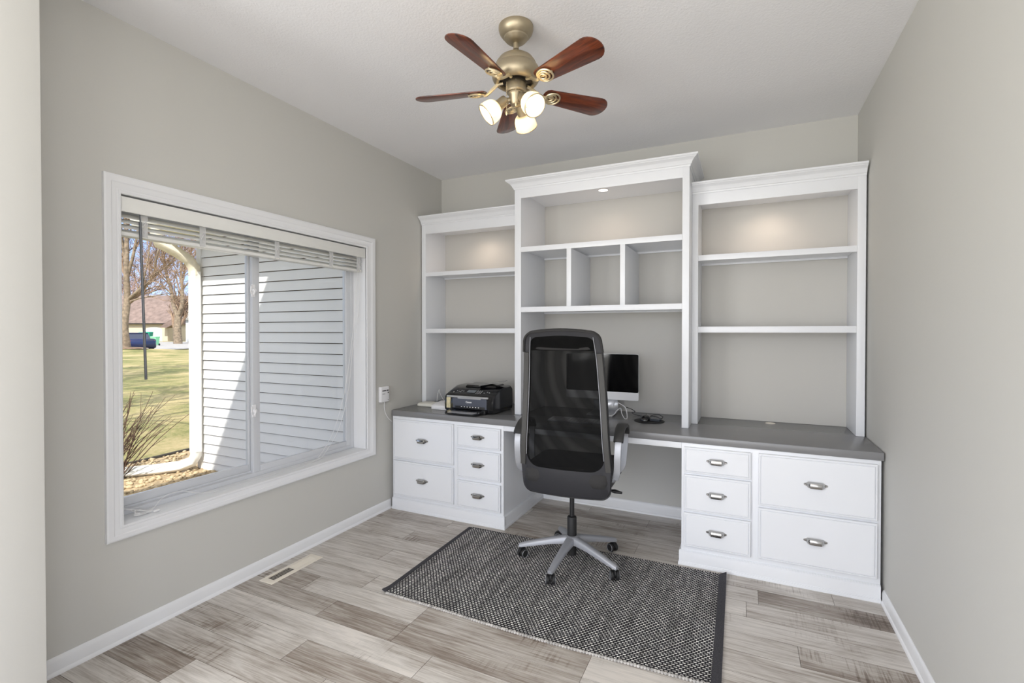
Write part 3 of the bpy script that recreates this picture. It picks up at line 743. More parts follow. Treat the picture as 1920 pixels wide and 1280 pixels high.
# star base and castors
b = Bm(); b.lathe([(.018, .112), (.036, .114), (.040, .13), (.038, .158), (.029, .162)], n=30); hub = b.make('base_hub', M['chairgrey'], ch)
for a in (194.5, 266.5, 338.5, 50.5, 122.5):
    a = R(a-3); d = Vector((math.cos(a), math.sin(a), 0)); sd = Vector((-d.y, d.x, 0)); L = []
    for r, zt, zb, w_ in ((.020, .160, .114, .026), (.05, .157, .114, .024), (.12, .141, .106, .021), (.22, .116, .086, .019), (.300, .093, .070, .0165), (.318, .086, .068, .013)):
        c = d*r; L.append([c-sd*w_+Vector((0, 0, zb)), c+sd*w_+Vector((0, 0, zb)), c+sd*w_*.96+Vector((0, 0, zt-.012)), c+sd*w_*.62+Vector((0, 0, zt-.002)), c+Vector((0, 0, zt)), c-sd*w_*.62+Vector((0, 0, zt-.002)), c-sd*w_*.96+Vector((0, 0, zt-.012))])
    b = Bm(); b.loops(L); b.make('base_leg', M['chairgrey'], ch, ang=50)
    rnd = random.Random(int(a*100)); c = d*.305
    sw = rnd.uniform(0, 6.28) if abs(a-R(262.5)) > .1 else .35
    ca, sa = math.cos(sw), math.sin(sw); axl = Vector((ca, sa, 0)); tr = Vector((-sa, ca, 0))*.014
    b = Bm(); b.lathe([(.0055, .045), (.0055, .074)], (c.x, c.y, 0), n=10)
    b.lathe([(.010, -.006), (.021, -.005), (.021, .005), (.010, .006)], (c+tr*.8)+Vector((0, 0, .040)), axl, 18)
    k_ = b.make('castor', M['rubber'], ch)
    for s in (-1, 1):
        b = Bm(); b.lathe([(.010, -.0085), (.0235, -.0085), (.0268, -.005), (.0268, .005), (.0235, .0085), (.010, .0085)], c+tr+axl*s*.0155+Vector((0, 0, .0268)), axl, 24); b.make('wheel', M['rubber'], k_)
    for s in (-1, 1):
        b = Bm(); p = c+tr+axl*s*.0245+Vector((0, 0, .0268)); Lr = []
        for i in range(24):
            dd = Vector((0, 0, 1))*math.sin(2*math.pi*i/24)+axl.cross(Vector((0, 0, 1)))*math.cos(2*math.pi*i/24)
            Lr.append([p+dd*(.0225+.0014*math.cos(2*math.pi*j/6))+axl*.0014*math.sin(2*math.pi*j/6) for j in range(6)])
        b.loops(Lr, cyc=True); b.make('wheel_ring', M['chairgrey'], k_)

# ------------------------------------------------------------------ rug
rg = thing('rug', 'black and ivory woven rug lying under the office chair', 'rug', (1.58, -1.25, 0))
RC = [(.757, -.805), (.770, -1.732), (2.410, -1.725), (2.402, -.778)]   # far left, near left, near right, far right
def rp(u, v, z):   # u 0..1 left to right, v 0..1 near to far
    a = Vector(RC[1]).lerp(Vector(RC[2]), u); c = Vector(RC[0]).lerp(Vector(RC[3]), u); p = a.lerp(c, v)
    return Vector((p.x, p.y + .006*math.sin(u*7+1)*(1-v) - .01*math.sin(u*3.1)*(1 if v < .5 else 0)*(1-v), z))
def rz(u, v):
    lift = .022*max(0, (u-.965)/.035)**2*max(0, (v-.86)/.14) + .010*max(0, 1-u/.012)*max(0, 1-v/.06)
    return .0072+.0008*math.sin(u*40)*math.sin(v*30)+lift
b = Bm(); nx, ny = 90, 50; g = [[None]*(ny+1) for _ in range(nx+1)]
u0, u1 = .016, .978
for i in range(nx+1):
    for j in range(ny+1):
        u = lerp(u0, u1, i/nx); g[i][j] = b.b.verts.new(rp(u, j/ny, rz(u, j/ny)))
for i in range(nx):
    for j in range(ny): b.b.faces.new((g[i][j], g[i+1][j], g[i+1][j+1], g[i][j+1]))
edge = [g[i][0] for i in range(nx+1)] + [g[nx][j] for j in range(1, ny+1)] + [g[i][ny] for i in range(nx-1, -1, -1)] + [g[0][j] for j in range(ny-1, 0, -1)]
low = [b.b.verts.new((v.co.x, v.co.y, .0012)) for v in edge]
for k in range(len(edge)):
    k2 = (k+1) % len(edge); b.b.faces.new((edge[k], edge[k2], low[k2], low[k]))
b.make('pile', M['rug'], rg, ang=60)
for ua, ub in ((0.0, u0+.001), (u1-.001, 1.0)):
    b = Bm(); L = []
    for j in range(41):
        v = j/40; L.append([rp(ua, v, .0015+rz(ua, v)-.0072), rp(ub, v, .0015+rz(ub, v)-.0072), rp(ub, v, rz(ub, v)+.0014), rp((ua+ub)/2, v, rz((ua+ub)/2, v)+.0026), rp(ua, v, rz(ua, v)+.0008)])
    b.loops(L); b.make('binding', M['rugedge'], rg, ang=50)
for v, nm, rr in ((0, 'rugloop', .0072), (1, 'rugedge', .0052)):
    b = Bm()
    for i in range(118):
        u = lerp(u0, u1, (i+.5)/118); p = rp(u, v, .0058); p.y += -.003 if v == 0 else .003
        b.ball(p, rr, 7, (1.05, 1.1, .85))
    o = b.make('knotted_edge', M[nm], rg); o['kind'] = 'stuff'

# ------------------------------------------------------------------ floor register
fv = thing('floor_vent', 'cream metal floor register set in the planks beneath the window', 'vent', (.13, -1.745, 0))
b = Bm(); vx0, vx1, vy0, vy1 = .081, .181, -1.925, -1.568
def rr4(x0, x1, y0, y1, z): return [(x0, y0, z), (x1, y0, z), (x1, y1, z), (x0, y1, z)]
b.loops([rr4(vx0, vx1, vy0, vy1, .0003), rr4(vx0+.001, vx1-.001, vy0+.001, vy1-.001, .003), rr4(vx0+.006, vx1-.006, vy0+.006, vy1-.006, .0048), rr4(vx0+.024, vx1-.024, vy0+.034, vy1-.034, .0048), rr4(vx0+.024, vx1-.024, vy0+.034, vy1-.034, .0012)], cap1=False)
b.make('rim', M['cream'], fv)
b = Bm(); b.box(vx0+.022, vx1-.022, vy0+.03, vy1-.03, .0005, .0011, 0); b.make('duct', M['dark'], fv)
b = Bm(); n = 30
for i in range(n+1):
    y = lerp(vy0+.036, vy1-.036, i/n); tilt = R(-34 if i < n//2 else 40)
    b.box(-.0265, .0265, -.0028, .0028, -.0005, .0005, 0, M=Matrix.Translation(((vx0+vx1)/2, y, .0030)) @ Matrix.Rotation(tilt, 4, 'X'))
b.box(vx0+.023, vx1-.023, (vy0+vy1)/2-.006, (vy0+vy1)/2+.006, .0022, .0046, .0005); b.make('louvre', M['cream'], fv)

# ------------------------------------------------------------------ things on the desk
Z = ZT+.0005
pr = thing('printer', 'black multifunction printer with its front tray open', 'printer', (.63, -.43, Z))
X0, X1, YA, YB = .418, .836, -.590, -.262
b = Bm()
prof = [(YA, .012), (YA-.004, .06), (YA+.004, .118), (YA+.018, .134), (YA+.11, .168), (YA+.17, .186), (YB-.03, .190), (YB, .165), (YB+.004, .05), (YB-.004, .012), (YB-.01, .0), (YA+.02, 0)]
L = []
for x, s in ((X0, .90), (X0+.006, .97), (X0+.022, 1), (X1-.022, 1), (X1-.006, .97), (X1, .90)):
    cyy, czz = (YA+YB)/2, .09; L.append([(x, cyy+(y-cyy)*(.985 if s < 1 else 1), Z+czz+(z-czz)*s) for y, z in prof])
b.loops(L); b.make('body', M['gloss'], pr, ang=35)
b = Bm(); b.box(X0+.022, X1-.040, YA-.009, YA+.004, Z+.112, Z+.126, .003, 3); b.box(X0+.12, X1-.10, YA-.011, YA+.004, Z+.105, Z+.113, .002); b.make('trim_bar', M['silver'], pr)
b = Bm(); b.box(X0+.076, X1-.052, YA-.0075, YA+.004, Z+.034, Z+.110, .003, 3); b.make('front_cover', M['grey_pl'], pr)
b = Bm(); b.box(X0+.020, X0+.054, YA-.008, YA+.004, Z+.030, Z+.110, .002); b.make('sticker', mat('cream sticker panel', srgb(206, 196, 160), .6, var=.25, vscale=60), pr)
b = Bm(); b.box(X0+.098, X1-.066, YA-.0090, YA, Z+.030, Z+.052, .002); 
sl = b.make('slot', M['blk'], pr)
b = Bm()
for i in range(7): b.box(X0+.150+i*.024, X0+.160+i*.024, YA-.0096, YA-.0088, Z+.044, Z+.049, 0)
b.make('symbol', M['whiteink'], sl)
b = Bm(); tz = Z
b.loops([[(X0+.06, YA-.006, tz+.016), (X1-.060, YA-.006, tz+.016), (X1-.060, YA-.006, tz+.026), (X0+.06, YA-.006, tz+.026)], [(X0+.07, YA-.11, tz+.006), (X1-.075, YA-.11, tz+.006), (X1-.075, YA-.11, tz+.016), (X0+.07, YA-.11, tz+.016)], [(X0+.085, YA-.128, tz+.007), (X1-.09, YA-.128, tz+.007), (X1-.09, YA-.128, tz+.014), (X0+.085, YA-.128, tz+.014)]])
tr = b.make('output_tray', M['gloss'], pr)
b = Bm(); b.loops([[(X0+.095, YA-.075, tz+.0195), (X1-.095, YA-.075, tz+.0195), (X1-.095, YA-.075, tz+.022), (X0+.095, YA-.075, tz+.022)], [(X0+.10, YA-.115, tz+.0145), (X1-.11, YA-.115, tz+.0145), (X1-.11, YA-.115, tz+.018), (X0+.10, YA-.115, tz+.018)]]); b.make('tray_lip', M['silver'], tr)
for xa, xb in ((X0+.055, X0+.085), (X1-.085, X1-.05)):
    b = Bm(); b.box(xa, xb, YA-.03, YA, Z+.0, Z+.03, .006, 3); b.make('tray_hinge', M['blk'], pr)
# sloped control panel keys and display
sl_ = math.atan2(.168-.134, .092)
KM = Matrix.Translation((0, YA+.060, Z+.1515)) @ Matrix.Rotation(sl_, 4, 'X')
b = Bm(); b.box(X0+.165, X0+.235, -.012, .024, 0, .0022, .0006, M=KM); b.make('display', mat('grey lcd', srgb(120, 126, 132), .2), pr)
for i, (kx, ky) in enumerate([(.055, -.018), (.075, .004), (.095, -.004), (.112, -.012), (.112, .010), (.13, .004), (.250, -.02), (.250, 0), (.250, .018), (.268, -.02), (.268, 0), (.268, .018), (.286, -.02), (.286, 0), (.286, .018), (.315, -.010), (.335, .008), (.355, -.002)]):
    b = Bm(); b.lathe([(.0055, 0), (.0055, .002), (.004, .003)], KM @ Vector((X0+kx, ky, .0)), KM.to_3x3() @ Vector((0, 0, 1)), 10); b.make('key', M['silver'], pr)
# document feeder lid and raised flap
b = Bm(); b.loops([[(X0+.10, YA+.14, Z+.180), (X1-.05, YA+.14, Z+.180), (X1-.05, YB-.04, Z+.189), (X0+.10, YB-.04, Z+.189)], [(X0+.11, YA+.15, Z+.194), (X1-.06, YA+.15, Z+.194), (X1-.06, YB-.05, Z+.200), (X0+.11, YB-.05, Z+.200)]]); b.make('feeder_lid', M['gloss'], pr)
b = Bm(); b.loops([[(X1-.19, YA+.12, Z+.190), (X1-.185, YB-.06, Z+.194), (X1-.185, YB-.06, Z+.198), (X1-.19, YA+.12, Z+.194)], [(X1-.005, YA+.19, Z+.225), (X1-.01, YB-.07, Z+.230), (X1-.01, YB-.07, Z+.233), (X1-.005, YA+.19, Z+.228)]]); b.make('feeder_flap', M['gloss'], pr)
def text_mesh(s, size, name, m, parent, Mx, ext=.0003, bold=0):
    cu = bpy.data.curves.new('t', 'FONT'); cu.body = s; cu.size = size; cu.extrude = ext; cu.align_x = 'CENTER'; cu.align_y = 'CENTER'; cu.offset = bold
    ob = bpy.data.objects.new('t', cu); COL.objects.link(ob); dg = bpy.context.evaluated_depsgraph_get(); dg.update()
    me = bpy.data.meshes.new_from_object(ob.evaluated_get(dg)); bpy.data.objects.remove(ob)
    me.transform(Matrix.Translation(-Vector(parent['_o'])) @ Mx); me.materials.append(m)
    o = bpy.data.objects.new(name, me); COL.objects.link(o); o.parent = parent; o['_o'] = parent['_o']; return o
text_mesh('Canon', .019, 'lettering', M['whiteink'], pr, Matrix.Translation((X0+.215, YA-.0079, Z+.082)) @ Matrix.Rotation(R(90), 4, 'X'), bold=.0006)

# two white boxes and the thin lead that loops over them
rt = thing('router', 'low ivory box with rounded edges in the desk corner by the window wall', 'router', (.15, -.42, Z))
b = Bm(); b.loops([rrect(.070, .225, -.470, -.345, .014, Z), rrect(.066, .229, -.474, -.341, .016, Z+.006), rrect(.068, .227, -.472, -.343, .016, Z+.020), rrect(.078, .217, -.462, -.353, .014, Z+.026)]); b.make('case', mat('ivory plastic', srgb(226, 224, 214), .4), rt, ang=40)
b = Bm(); b.tube(bez([(.16, -.338, Z+.012), (.15, -.30, Z+.02), (.14, -.28, Z+.07), (.150, -.265, Z+.115), (.158, -.272, Z+.095), (.19, -.285, Z+.055), (.215, -.29, Z+.034), (.240, -.285, Z+.055), (.266, -.272, Z+.100), (.270, -.262, Z+.125), (.275, -.20, Z+.12), (.28, -.10, Z+.06), (.28, -.04, Z+.002)], 10), .0016, 6); b.make('lead', M['cord'], rt)
rt2 = thing('modem', 'taller bluish white wedge box touching the printer', 'modem', (.33, -.48, Z))
b = Bm(); b.loops([rrect(.262, .400, -.548, -.405, .012, Z), rrect(.259, .403, -.551, -.402, .014, Z+.005), [(x, y, z+.020*(y+.55)/.15) for x, y, z in rrect(.261, .401, -.548, -.404, .014, Z+.028)], [(x, y, z+.020*(y+.55)/.15) for x, y, z in rrect(.270, .392, -.538, -.414, .012, Z+.034)]]); b.make('case', M['whitepl'], rt2, ang=40)

# desktop computer
pc = thing('computer', 'silver all-in-one desktop computer with black screen on the desk behind the chair', 'computer', (1.53, -.2, Z))
cx0, cx1, cz0, cz1, cyf = 1.262, 1.806, .872, 1.206, -.205
b = Bm()
def vr(x0, x1, z0, z1, r, y, n=6):
    return [(x, y, z) for x, z, _ in rrect(x0, x1, z0, z1, r, 0, n)]
b.loops([vr(cx0, cx1, cz0, cz1, .012, cyf+.001), vr(cx0, cx1, cz0, cz1, .012, cyf+.007), vr(cx0+.05, cx1-.05, cz0+.04, cz1-.04, .03, cyf+.022), vr(cx0+.14, cx1-.14, cz0+.08, cz1-.08, .04, cyf+.034)]); b.make('case', M['alu'], pc, ang=50)
b = Bm(); b.loops([vr(cx0+.0012, cx1-.0012, cz0+.058, cz1-.001, .011, cyf+.0012), vr(cx0+.0012, cx1-.0012, cz0+.058, cz1-.001, .011, cyf-.0006)]); b.make('screen', M['screen'], pc)
b = Bm(); b.loops([vr(cx0+.001, cx1-.001, cz0+.001, cz0+.0575, .009, cyf+.0012), vr(cx0+.001, cx1-.001, cz0+.001, cz0+.0575, .009, cyf-.0004)]); b.make('chin', mat('pale silver chin', srgb(224, 225, 228), .4), pc)
b = Bm(); L = []
for y, z, w in ((-.285, Z, .095), (-.280, Z+.004, .096), (-.17, Z+.005, .096), (-.110, Z+.012, .095), (-.092, Z+.035, .093), (-.105, Z+.12, .09), (-.160, Z+.19, .088)):
    L.append((y, z, w))
topL = [[(1.54-w, y, z), (1.54+w, y, z)] for y, z, w in L]
b.loops([[(1.54-w, y, z), (1.54+w, y, z), (1.54+w, y+.004, z+.0045), (1.54-w, y+.004, z+.0045)] for y, z, w in L]); b.make('stand', M['alu'], pc, ang=50)
b = Bm(); b.tube(bez([(1.60, -.10, Z+.05), (1.625, -.16, Z+.085), (1.672, -.215, Z+.088), (1.722, -.245, Z+.062), (1.745, -.30, Z+.004), (1.735, -.335, Z+.003), (1.705, -.29, Z+.03), (1.685, -.24, Z+.058), (1.655, -.24, Z+.036), (1.640, -.26, Z+.012), (1.60, -.31, Z+.003), (1.56, -.34, Z+.003)], 10), .0026, 8); b.make('power_cable', M['whitepl'], pc)
kb = thing('keyboard', 'slim white keyboard seen dimly through the chair mesh', 'keyboard', (1.47, -.56, Z))
b = Bm(); b.loops([rrect(1.27, 1.66, -.62, -.50, .008, Z), rrect(1.268, 1.662, -.622, -.498, .009, Z+.003), [(x, y, z+.006*(y+.62)/.12) for x, y, z in rrect(1.268, 1.662, -.622, -.498, .009, Z+.006)]]); b.make('base', M['alu'], kb)
b = Bm()
for r_ in range(5):
    for c_ in range(15):
        x = 1.276+c_*.0254; y = -.614+r_*.0225; b.box(x, x+.0215, y, y+.019, Z+.0065+.006*(y+.62)/.12, Z+.0095+.006*(y+.62)/.12, .0008, 1)
k_ = b.make('keys', M['whitepl'], kb); k_['kind'] = 'stuff'
mp_ = thing('mouse_pad', 'round black mat on the desk right of the computer', 'mouse mat', (1.905, -.345, Z))
b = Bm(); b.lathe([(.098, 0), (.100, .0015), (.100, .003), (.097, .004)], (1.905, -.345, Z), n=48); b.make('mat', M['rubber'], mp_)
ms = thing('mouse', 'black wired mouse sitting on the round mat', 'mouse', (1.878, -.335, Z+.004))
b = Bm(); Zm = Z+.0045; L = []
for t in range(9):
    a = t/8; y = -.385+.105*a; w_ = .031*math.sin(math.pi*(.12+.78*a))**.5; h_ = .037*math.sin(math.pi*(.10+.74*a))**.8
    L.append([(1.878-w_, y, Zm), (1.878-w_, y, Zm+h_*.45), (1.878-w_*.72, y, Zm+h_*.85), (1.878, y, Zm+h_), (1.878+w_*.72, y, Zm+h_*.85), (1.878+w_, y, Zm+h_*.45), (1.878+w_, y, Zm)])
b.loops(L); b.make('shell', M['gloss'], ms, ang=60)
b = Bm(); b.lathe([(.007, -.003), (.008, 0), (.007, .003)], (1.878, -.306, Zm+.030), (1, 0, 0), 14); b.make('wheel', M['blk'], ms)
b = Bm(); b.tube(bez([(1.878, -.280, Zm+.012), (1.885, -.245, Zm+.006), (1.905, -.20, Z+.018), (1.945, -.19, Z+.022), (1.975, -.215, Z+.012), (1.965, -.245, Z+.005), (1.925, -.215, Z+.012), (1.86, -.18, Z+.003), (1.80, -.165, Z+.003), (1.765, -.15, Z+.006), (1.745, -.13, Z+.016), (1.77, -.15, Z+.026), (1.745, -.16, Z+.045), (1.70, -.12, Z+.05)], 10), .0024, 8); b.make('cable', M['blk'], ms)
ad = thing('adapter', 'flat dark grey adapter block lying beside the mouse on the mat', 'adapter', (1.945, -.35, Z+.004))
b = Bm(); b.box(-.034, .034, -.022, .022, 0, .016, .006, 3, M=Matrix.Translation((1.948, -.350, Zm)) @ Matrix.Rotation(R(-14), 4, 'Z')); b.make('case', mat('dark blue grey plastic', srgb(62, 66, 72), .3), ad)

# ------------------------------------------------------------------ outdoors: the wing of the house
G = -.15
wg = thing('house_wing', 'white clapboard house wing right outside the window', 'house', (-1.6, -.34, G))
b = Bm(); YS = -.34; cw = .1018; z = G-.02
while z < 2.46:
    b.loops([[(-2.93, YS-.016, z+.007), (-.2, YS-.016, z+.007), (-.2, YS-.006, z+.007), (-2.93, YS-.006, z+.007)], [(-2.93, YS-.003, z+cw), (-.2, YS-.003, z+cw), (-.2, YS-.001, z+cw), (-2.93, YS-.001, z+cw)]]); z += cw
b.make('siding', M['siding'], wg, smooth=False)
b = Bm(); b.box(-2.98, -2.90, YS-.022, YS+.06, G, 2.46, .003); b.make('corner_post', M['siding'], wg)
b = Bm(); b.box(-2.94, -.2, YS+.012, YS+.15, G-.1, 2.46, 0).box(-2.97, -2.85, YS+.02, 4.5, G-.1, 2.46, 0); b.make('wall', mat('brown lap shadow', srgb(112, 98, 82), .9), wg)  # brown behind the laps paints in the shadow lines between boards
b = Bm(); b.box(-3.32, -.2, -.70, YS+.1, 2.46, 2.475, 0); b.make('soffit', M['soffit'], wg)
b = Bm(); b.box(-3.32, -.2, -.715, -.70, 2.455, 2.62, .002); b.make('fascia', M['gutter'], wg)
b = Bm(); b.loops([[(-3.34, -.715, 2.62), (-3.34, 4.5, 4.6), (-3.34, 4.5, 4.5), (-3.34, -.715, 2.56)], [(-.2, -.715, 2.62), (-.2, 4.5, 4.6), (-.2, 4.5, 4.5), (-.2, -.715, 2.56)]]); b.make('roof', M['roofg'], wg)
# upper storey of the main house, whose eave shades the wing
b = Bm(); b.box(-.2, 0, YH, 3, H, 4.45, 0).box(-.68, 0, YH-.5, 3, 4.45, 4.6, 0).box(0, XH, YH, 3, 4.5, 4.6, 0); struct(b.make('wall_upper', M['siding']))
ds = thing('downspout', 'white square downspout at the corner of the white clapboard wing', 'downspout', (-2.92, -.42, G))
dsx = -2.912
pt = [(-3.03, -.735, 2.455), (-3.03, -.735, 2.36), (-3.02, -.71, 2.29), (-2.97, -.58, 2.22), (-2.93, -.47, 2.14), (dsx, -.425, 2.06), (dsx, -.42, 1.98)]
b = Bm(); b.tube(pt, 1, sq=(.052, .040), up=(0, 1, 0)); b.make('upper_elbow', mat('warm-lit downspout elbow', srgb(226, 216, 194), .5, var=.10, vscale=20), ds, ang=50)  # yellowish tint paints in warm light reflected onto the white elbow
b = Bm(); b.tube([(dsx, -.42, 2.02), (dsx, -.42, .06)], 1, sq=(.053, .041), up=(0, 1, 0)); b.make('pipe', M['gutter'], ds)
b = Bm(); b.tube([(dsx, -.42, .09), (dsx, -.42, .02), (dsx-.02, -.445, -.045), (dsx-.10, -.53, -.085), (dsx-.22, -.68, -.095), (dsx-.52, -1.02, -.10)], 1, sq=(.050, .038), up=(0, 1, 0)); b.make('lower_elbow', M['gutter'], ds, ang=50)
gt = thing('gutter', 'white eaves gutter above the clapboard wing', 'gutter', (-1.7, -.77, 2.5))
b = Bm(); L = []
for x in (-3.36, -.2): L.append([(x, -.716, 2.58), (x, -.716, 2.465), (x, -.775, 2.465), (x, -.80, 2.50), (x, -.815, 2.575), (x, -.825, 2.58)])
b.loops(L); b.make('trough', M['gutter'], gt)

# ground
def ground():
    bm = bmesh.new(); n = 60; vs = {}
    for i in range(n+1):
        for j in range(n+1):
            x = -.22-(i/n)**1.8*150; y = -30+(j/n)*150
            z = G-.006
            d2 = (x+36.3)**2+(y-15.5)**2; z += .37*math.exp(-d2/10)
            vs[i, j] = bm.verts.new((x, y, z))
    for i in range(n):
        for j in range(n): bm.faces.new((vs[i, j], vs[i+1, j], vs[i+1, j+1], vs[i, j+1]))
    me = bpy.data.meshes.new('lawn'); bm.to_mesh(me); bm.free(); me.materials.append(M['lawn']); me.shade_smooth()
    o = bpy.data.objects.new('lawn', me); COL.objects.link(o)
    o['kind'] = 'stuff'; o['label'] = 'patchy green and straw coloured lawn outside the window'; o['category'] = 'lawn'
ground()
def strip(name, pts, w, z, m, label=None, cat=None, th=.004):
    b = Bm(); L = []
    for i, p in enumerate(pts):
        a = Vector(pts[max(0, i-1)]); c = Vector(pts[min(len(pts)-1, i+1)]); d = (c-a).normalized(); s = Vector((-d.y, d.x))*w/2
        L.append([(p[0]-s.x, p[1]-s.y, z-.05), (p[0]+s.x, p[1]+s.y, z-.05), (p[0]+s.x, p[1]+s.y, z+th), (p[0]-s.x, p[1]-s.y, z+th)])
    b.loops(L); return b.make(name, m)
o = strip('street', [(-20, -30), (-29, -4), (-37.0, 17.3), (-44, 36), (-56, 70)], 4.6, G, M['street']); struct(o)
o = strip('driveway', [(-41, 20), (-56, 30), (-74, 39.5)], 4.2, G, M['street']); struct(o)
# stone bed between lawn and house
BED = [(-.2, -4.2), (-2.4, -4.0), (-3.5, -2.4), (-3.78, -1.0), (-3.86, -.3), (-3.90, .12), (-3.8, .9), (-3.5, 1.6), (-2.94, 1.9), (-2.94, -.34), (-.2, -.34)]
b = Bm(); b.loops([[(x, y, G-.05) for x, y in BED], [(x, y, G+.004) for x, y in BED]]); tag(b.make('stone_bed', M['soil']), 'tan soil bed below the window along the house', 'ground', kind='structure')
def inside(x, y):
    c = False
    for (x1, y1), (x2, y2) in zip(BED, BED[1:]+BED[:1]):
        if (y1 > y) != (y2 > y) and x < (x2-x1)*(y-y1)/(y2-y1)+x1: c = not c
    return c
rs = random.Random(5); b = Bm(); cnt = 0
while cnt < 1500:
    x, y = rs.uniform(-3.9, -1.6), rs.uniform(-2.2, 1.2)
    if not inside(x, y) or (x > -2.9 and y > -.36): continue
    r = rs.uniform(.012, .03); cnt += 1
    bmesh.ops.create_icosphere(b.b, subdivisions=1, radius=r, matrix=Matrix.Translation((x, y, G+r*.45)) @ Matrix.Rotation(rs.uniform(0, 6), 4, 'Z') @ Matrix.Diagonal((rs.uniform(.8, 1.5), rs.uniform(.7, 1.1), rs.uniform(.5, .8), 1)))
o = b.make('gravel', M['stone'], ang=80); tag(o, 'tan landscaping stones around the foot of the downspout', 'gravel', kind='stuff')
b = Bm(); b.tube([(x, y, G+.01) for x, y in bez([(-3.5, -2.4), (-3.78, -1.0), (-3.86, -.3), (-3.90, .12), (-3.8, .9), (-3.5, 1.6)], 8)] if False else [(v.x, v.y, G+.012) for v in bez([(-3.5, -2.4, 0), (-3.78, -1.0, 0), (-3.86, -.3, 0), (-3.90, .12, 0), (-3.8, .9, 0), (-3.5, 1.6, 0)], 8)], .022, 8)
tag(b.make('lawn_edging', M['edging']), 'black edging strip between the lawn and the stone bed', 'edging')

# shrub of bare twigs
sh = thing('shrub', 'leafless shrub of brown upright twigs outside the window', 'shrub', (-3.30, -1.15, G))
rs = random.Random(8)
for k in range(80):
    base = Vector((-3.34+rs.uniform(-.16, .10), -1.14+rs.uniform(-.22, .20), G)); a = rs.uniform(0, 6.283)
    lean = rs.uniform(.15, .85); ln = rs.uniform(.55, 1.0)
    d = Vector((math.cos(a)*.6+.10, math.sin(a)*.8+.25, 0)).normalized()
    tip = base + Vector((0, 0, ln*math.cos(lean))) + d*ln*math.sin(lean)
    mid = base.lerp(tip, .5)+Vector((rs.uniform(-.03, .03), rs.uniform(-.03, .03), .05))
    b = Bm(); pth = bez([base, mid, tip], 4); b.tube(pth, [lerp(.0065, .002, i/(len(pth)-1)) for i in range(len(pth))], 5)
    for q in range(rs.randint(1, 3)):
        i = rs.randint(3, len(pth)-3); p = pth[i]; dd = (pth[i+1]-pth[i]).normalized()
        e = p+(dd+Vector((rs.uniform(-.5, .5), rs.uniform(-.5, .5), rs.uniform(-.1, .3)))).normalized()*rs.uniform(.12, .3); b.tube([p, e], [.0032, .0014], 4)
    b.make('twig', M['twig'], sh)

# trees
def tree(name, label, base, h, r, seed, m_tr, m_br, lv=4, spread=.6, fork=.3, nb=4, group=None, lean=(0, 0), rmin=0, forks=3, main=None):
    t = thing(name, label, 'tree', base, 0, group); rs = random.Random(seed); tb, bb = Bm(), Bm(); B0 = Vector(base)
    def limb(bm, p, d, ln, rr, lev):
        n = 5 if lev < 2 else 3; pts = [p]; q = p.copy(); dd = d.copy()
        for i in range(n):
            dd = (dd+Vector((rs.uniform(-1, 1), rs.uniform(-1, 1), rs.uniform(-.4, .9)))*(.12+.05*lev)).normalized(); q = q+dd*ln/n; pts.append(q.copy())
        bm.tube(pts, [max(rmin, lerp(rr, rr*.55, i/n)) for i in range(n+1)], (8, 6, 4, 3, 3, 3)[lev], cap=False)
        if lev >= lv: return
        for k in range(nb + (1 if lev > 0 else 0)):
            i = rs.uniform(.35, 1)*n; a = pts[int(min(n-1, i))]; c = pts[int(min(n-1, i))+1]; s = a.lerp(c, i-int(min(n-1, i)))
            az = rs.uniform(0, 6.283); sp = rs.uniform(.5, 1.1)*spread; ax = dd.orthogonal().normalized(); ax.rotate(Matrix.Rotation(az, 3, dd))
            limb(bb, s, (dd*math.cos(sp)+ax*math.sin(sp)).normalized(), ln*rs.uniform(.5, .78), rr*.5, lev+1)
    top = B0+Vector((lean[0], lean[1], h*fork))
    tb.tube([B0-Vector((0, 0, .1)), B0+Vector((0, 0, r*.8)), B0.lerp(top, .5), top], [r*1.7, r*1.1, r*.95, r*.85], 12)
    if main:
        Rv = Vector((.9035, .4286, 0)); Dv = Vector((-.4286, .9035, 0)); tb.b.free(); tb = Bm(); sc_, v0_ = main[0]
        for pts_, r0, r1 in main[1:]:
            Q = [B0+Rv*(du*sc_)+Dv*(rs.uniform(-.3, .3) if i else 0)+Vector((0, 0, (v0_-v)*sc_)) for i, (du, v) in enumerate(pts_)]
            pth = bez(Q, 5); m_ = len(pth)-1; tb.tube(pth, [lerp(r0, r1, i/m_) for i in range(m_+1)], 9)
            for k in range(nb*2):
                i = int(lerp(.35, .98, rs.random())*m_); dd = (pth[min(m_, i+1)]-pth[i-1]).normalized(); ax = dd.orthogonal().normalized(); ax.rotate(Matrix.Rotation(rs.uniform(0, 6.283), 3, dd)); sp = rs.uniform(.5, 1.1)*spread
                limb(bb, pth[i], (dd*math.cos(sp)+ax*math.sin(sp)+Vector((0, 0, .2))).normalized(), h*rs.uniform(.10, .2), lerp(r0, r1, i/m_)*.5, 1)
        forks = 0
    for k in range(forks):
        a = 6.283*k/forks+rs.uniform(-.5, .5); limb(tb, top-Vector((0, 0, r*.5)), Vector((math.cos(a)*.5, math.sin(a)*.5, 1)).normalized(), h*.34, r*.6, 0)
    tb.make('trunk', m_tr, t, ang=70); bb.make('branch', m_br, t, ang=70)
    return t
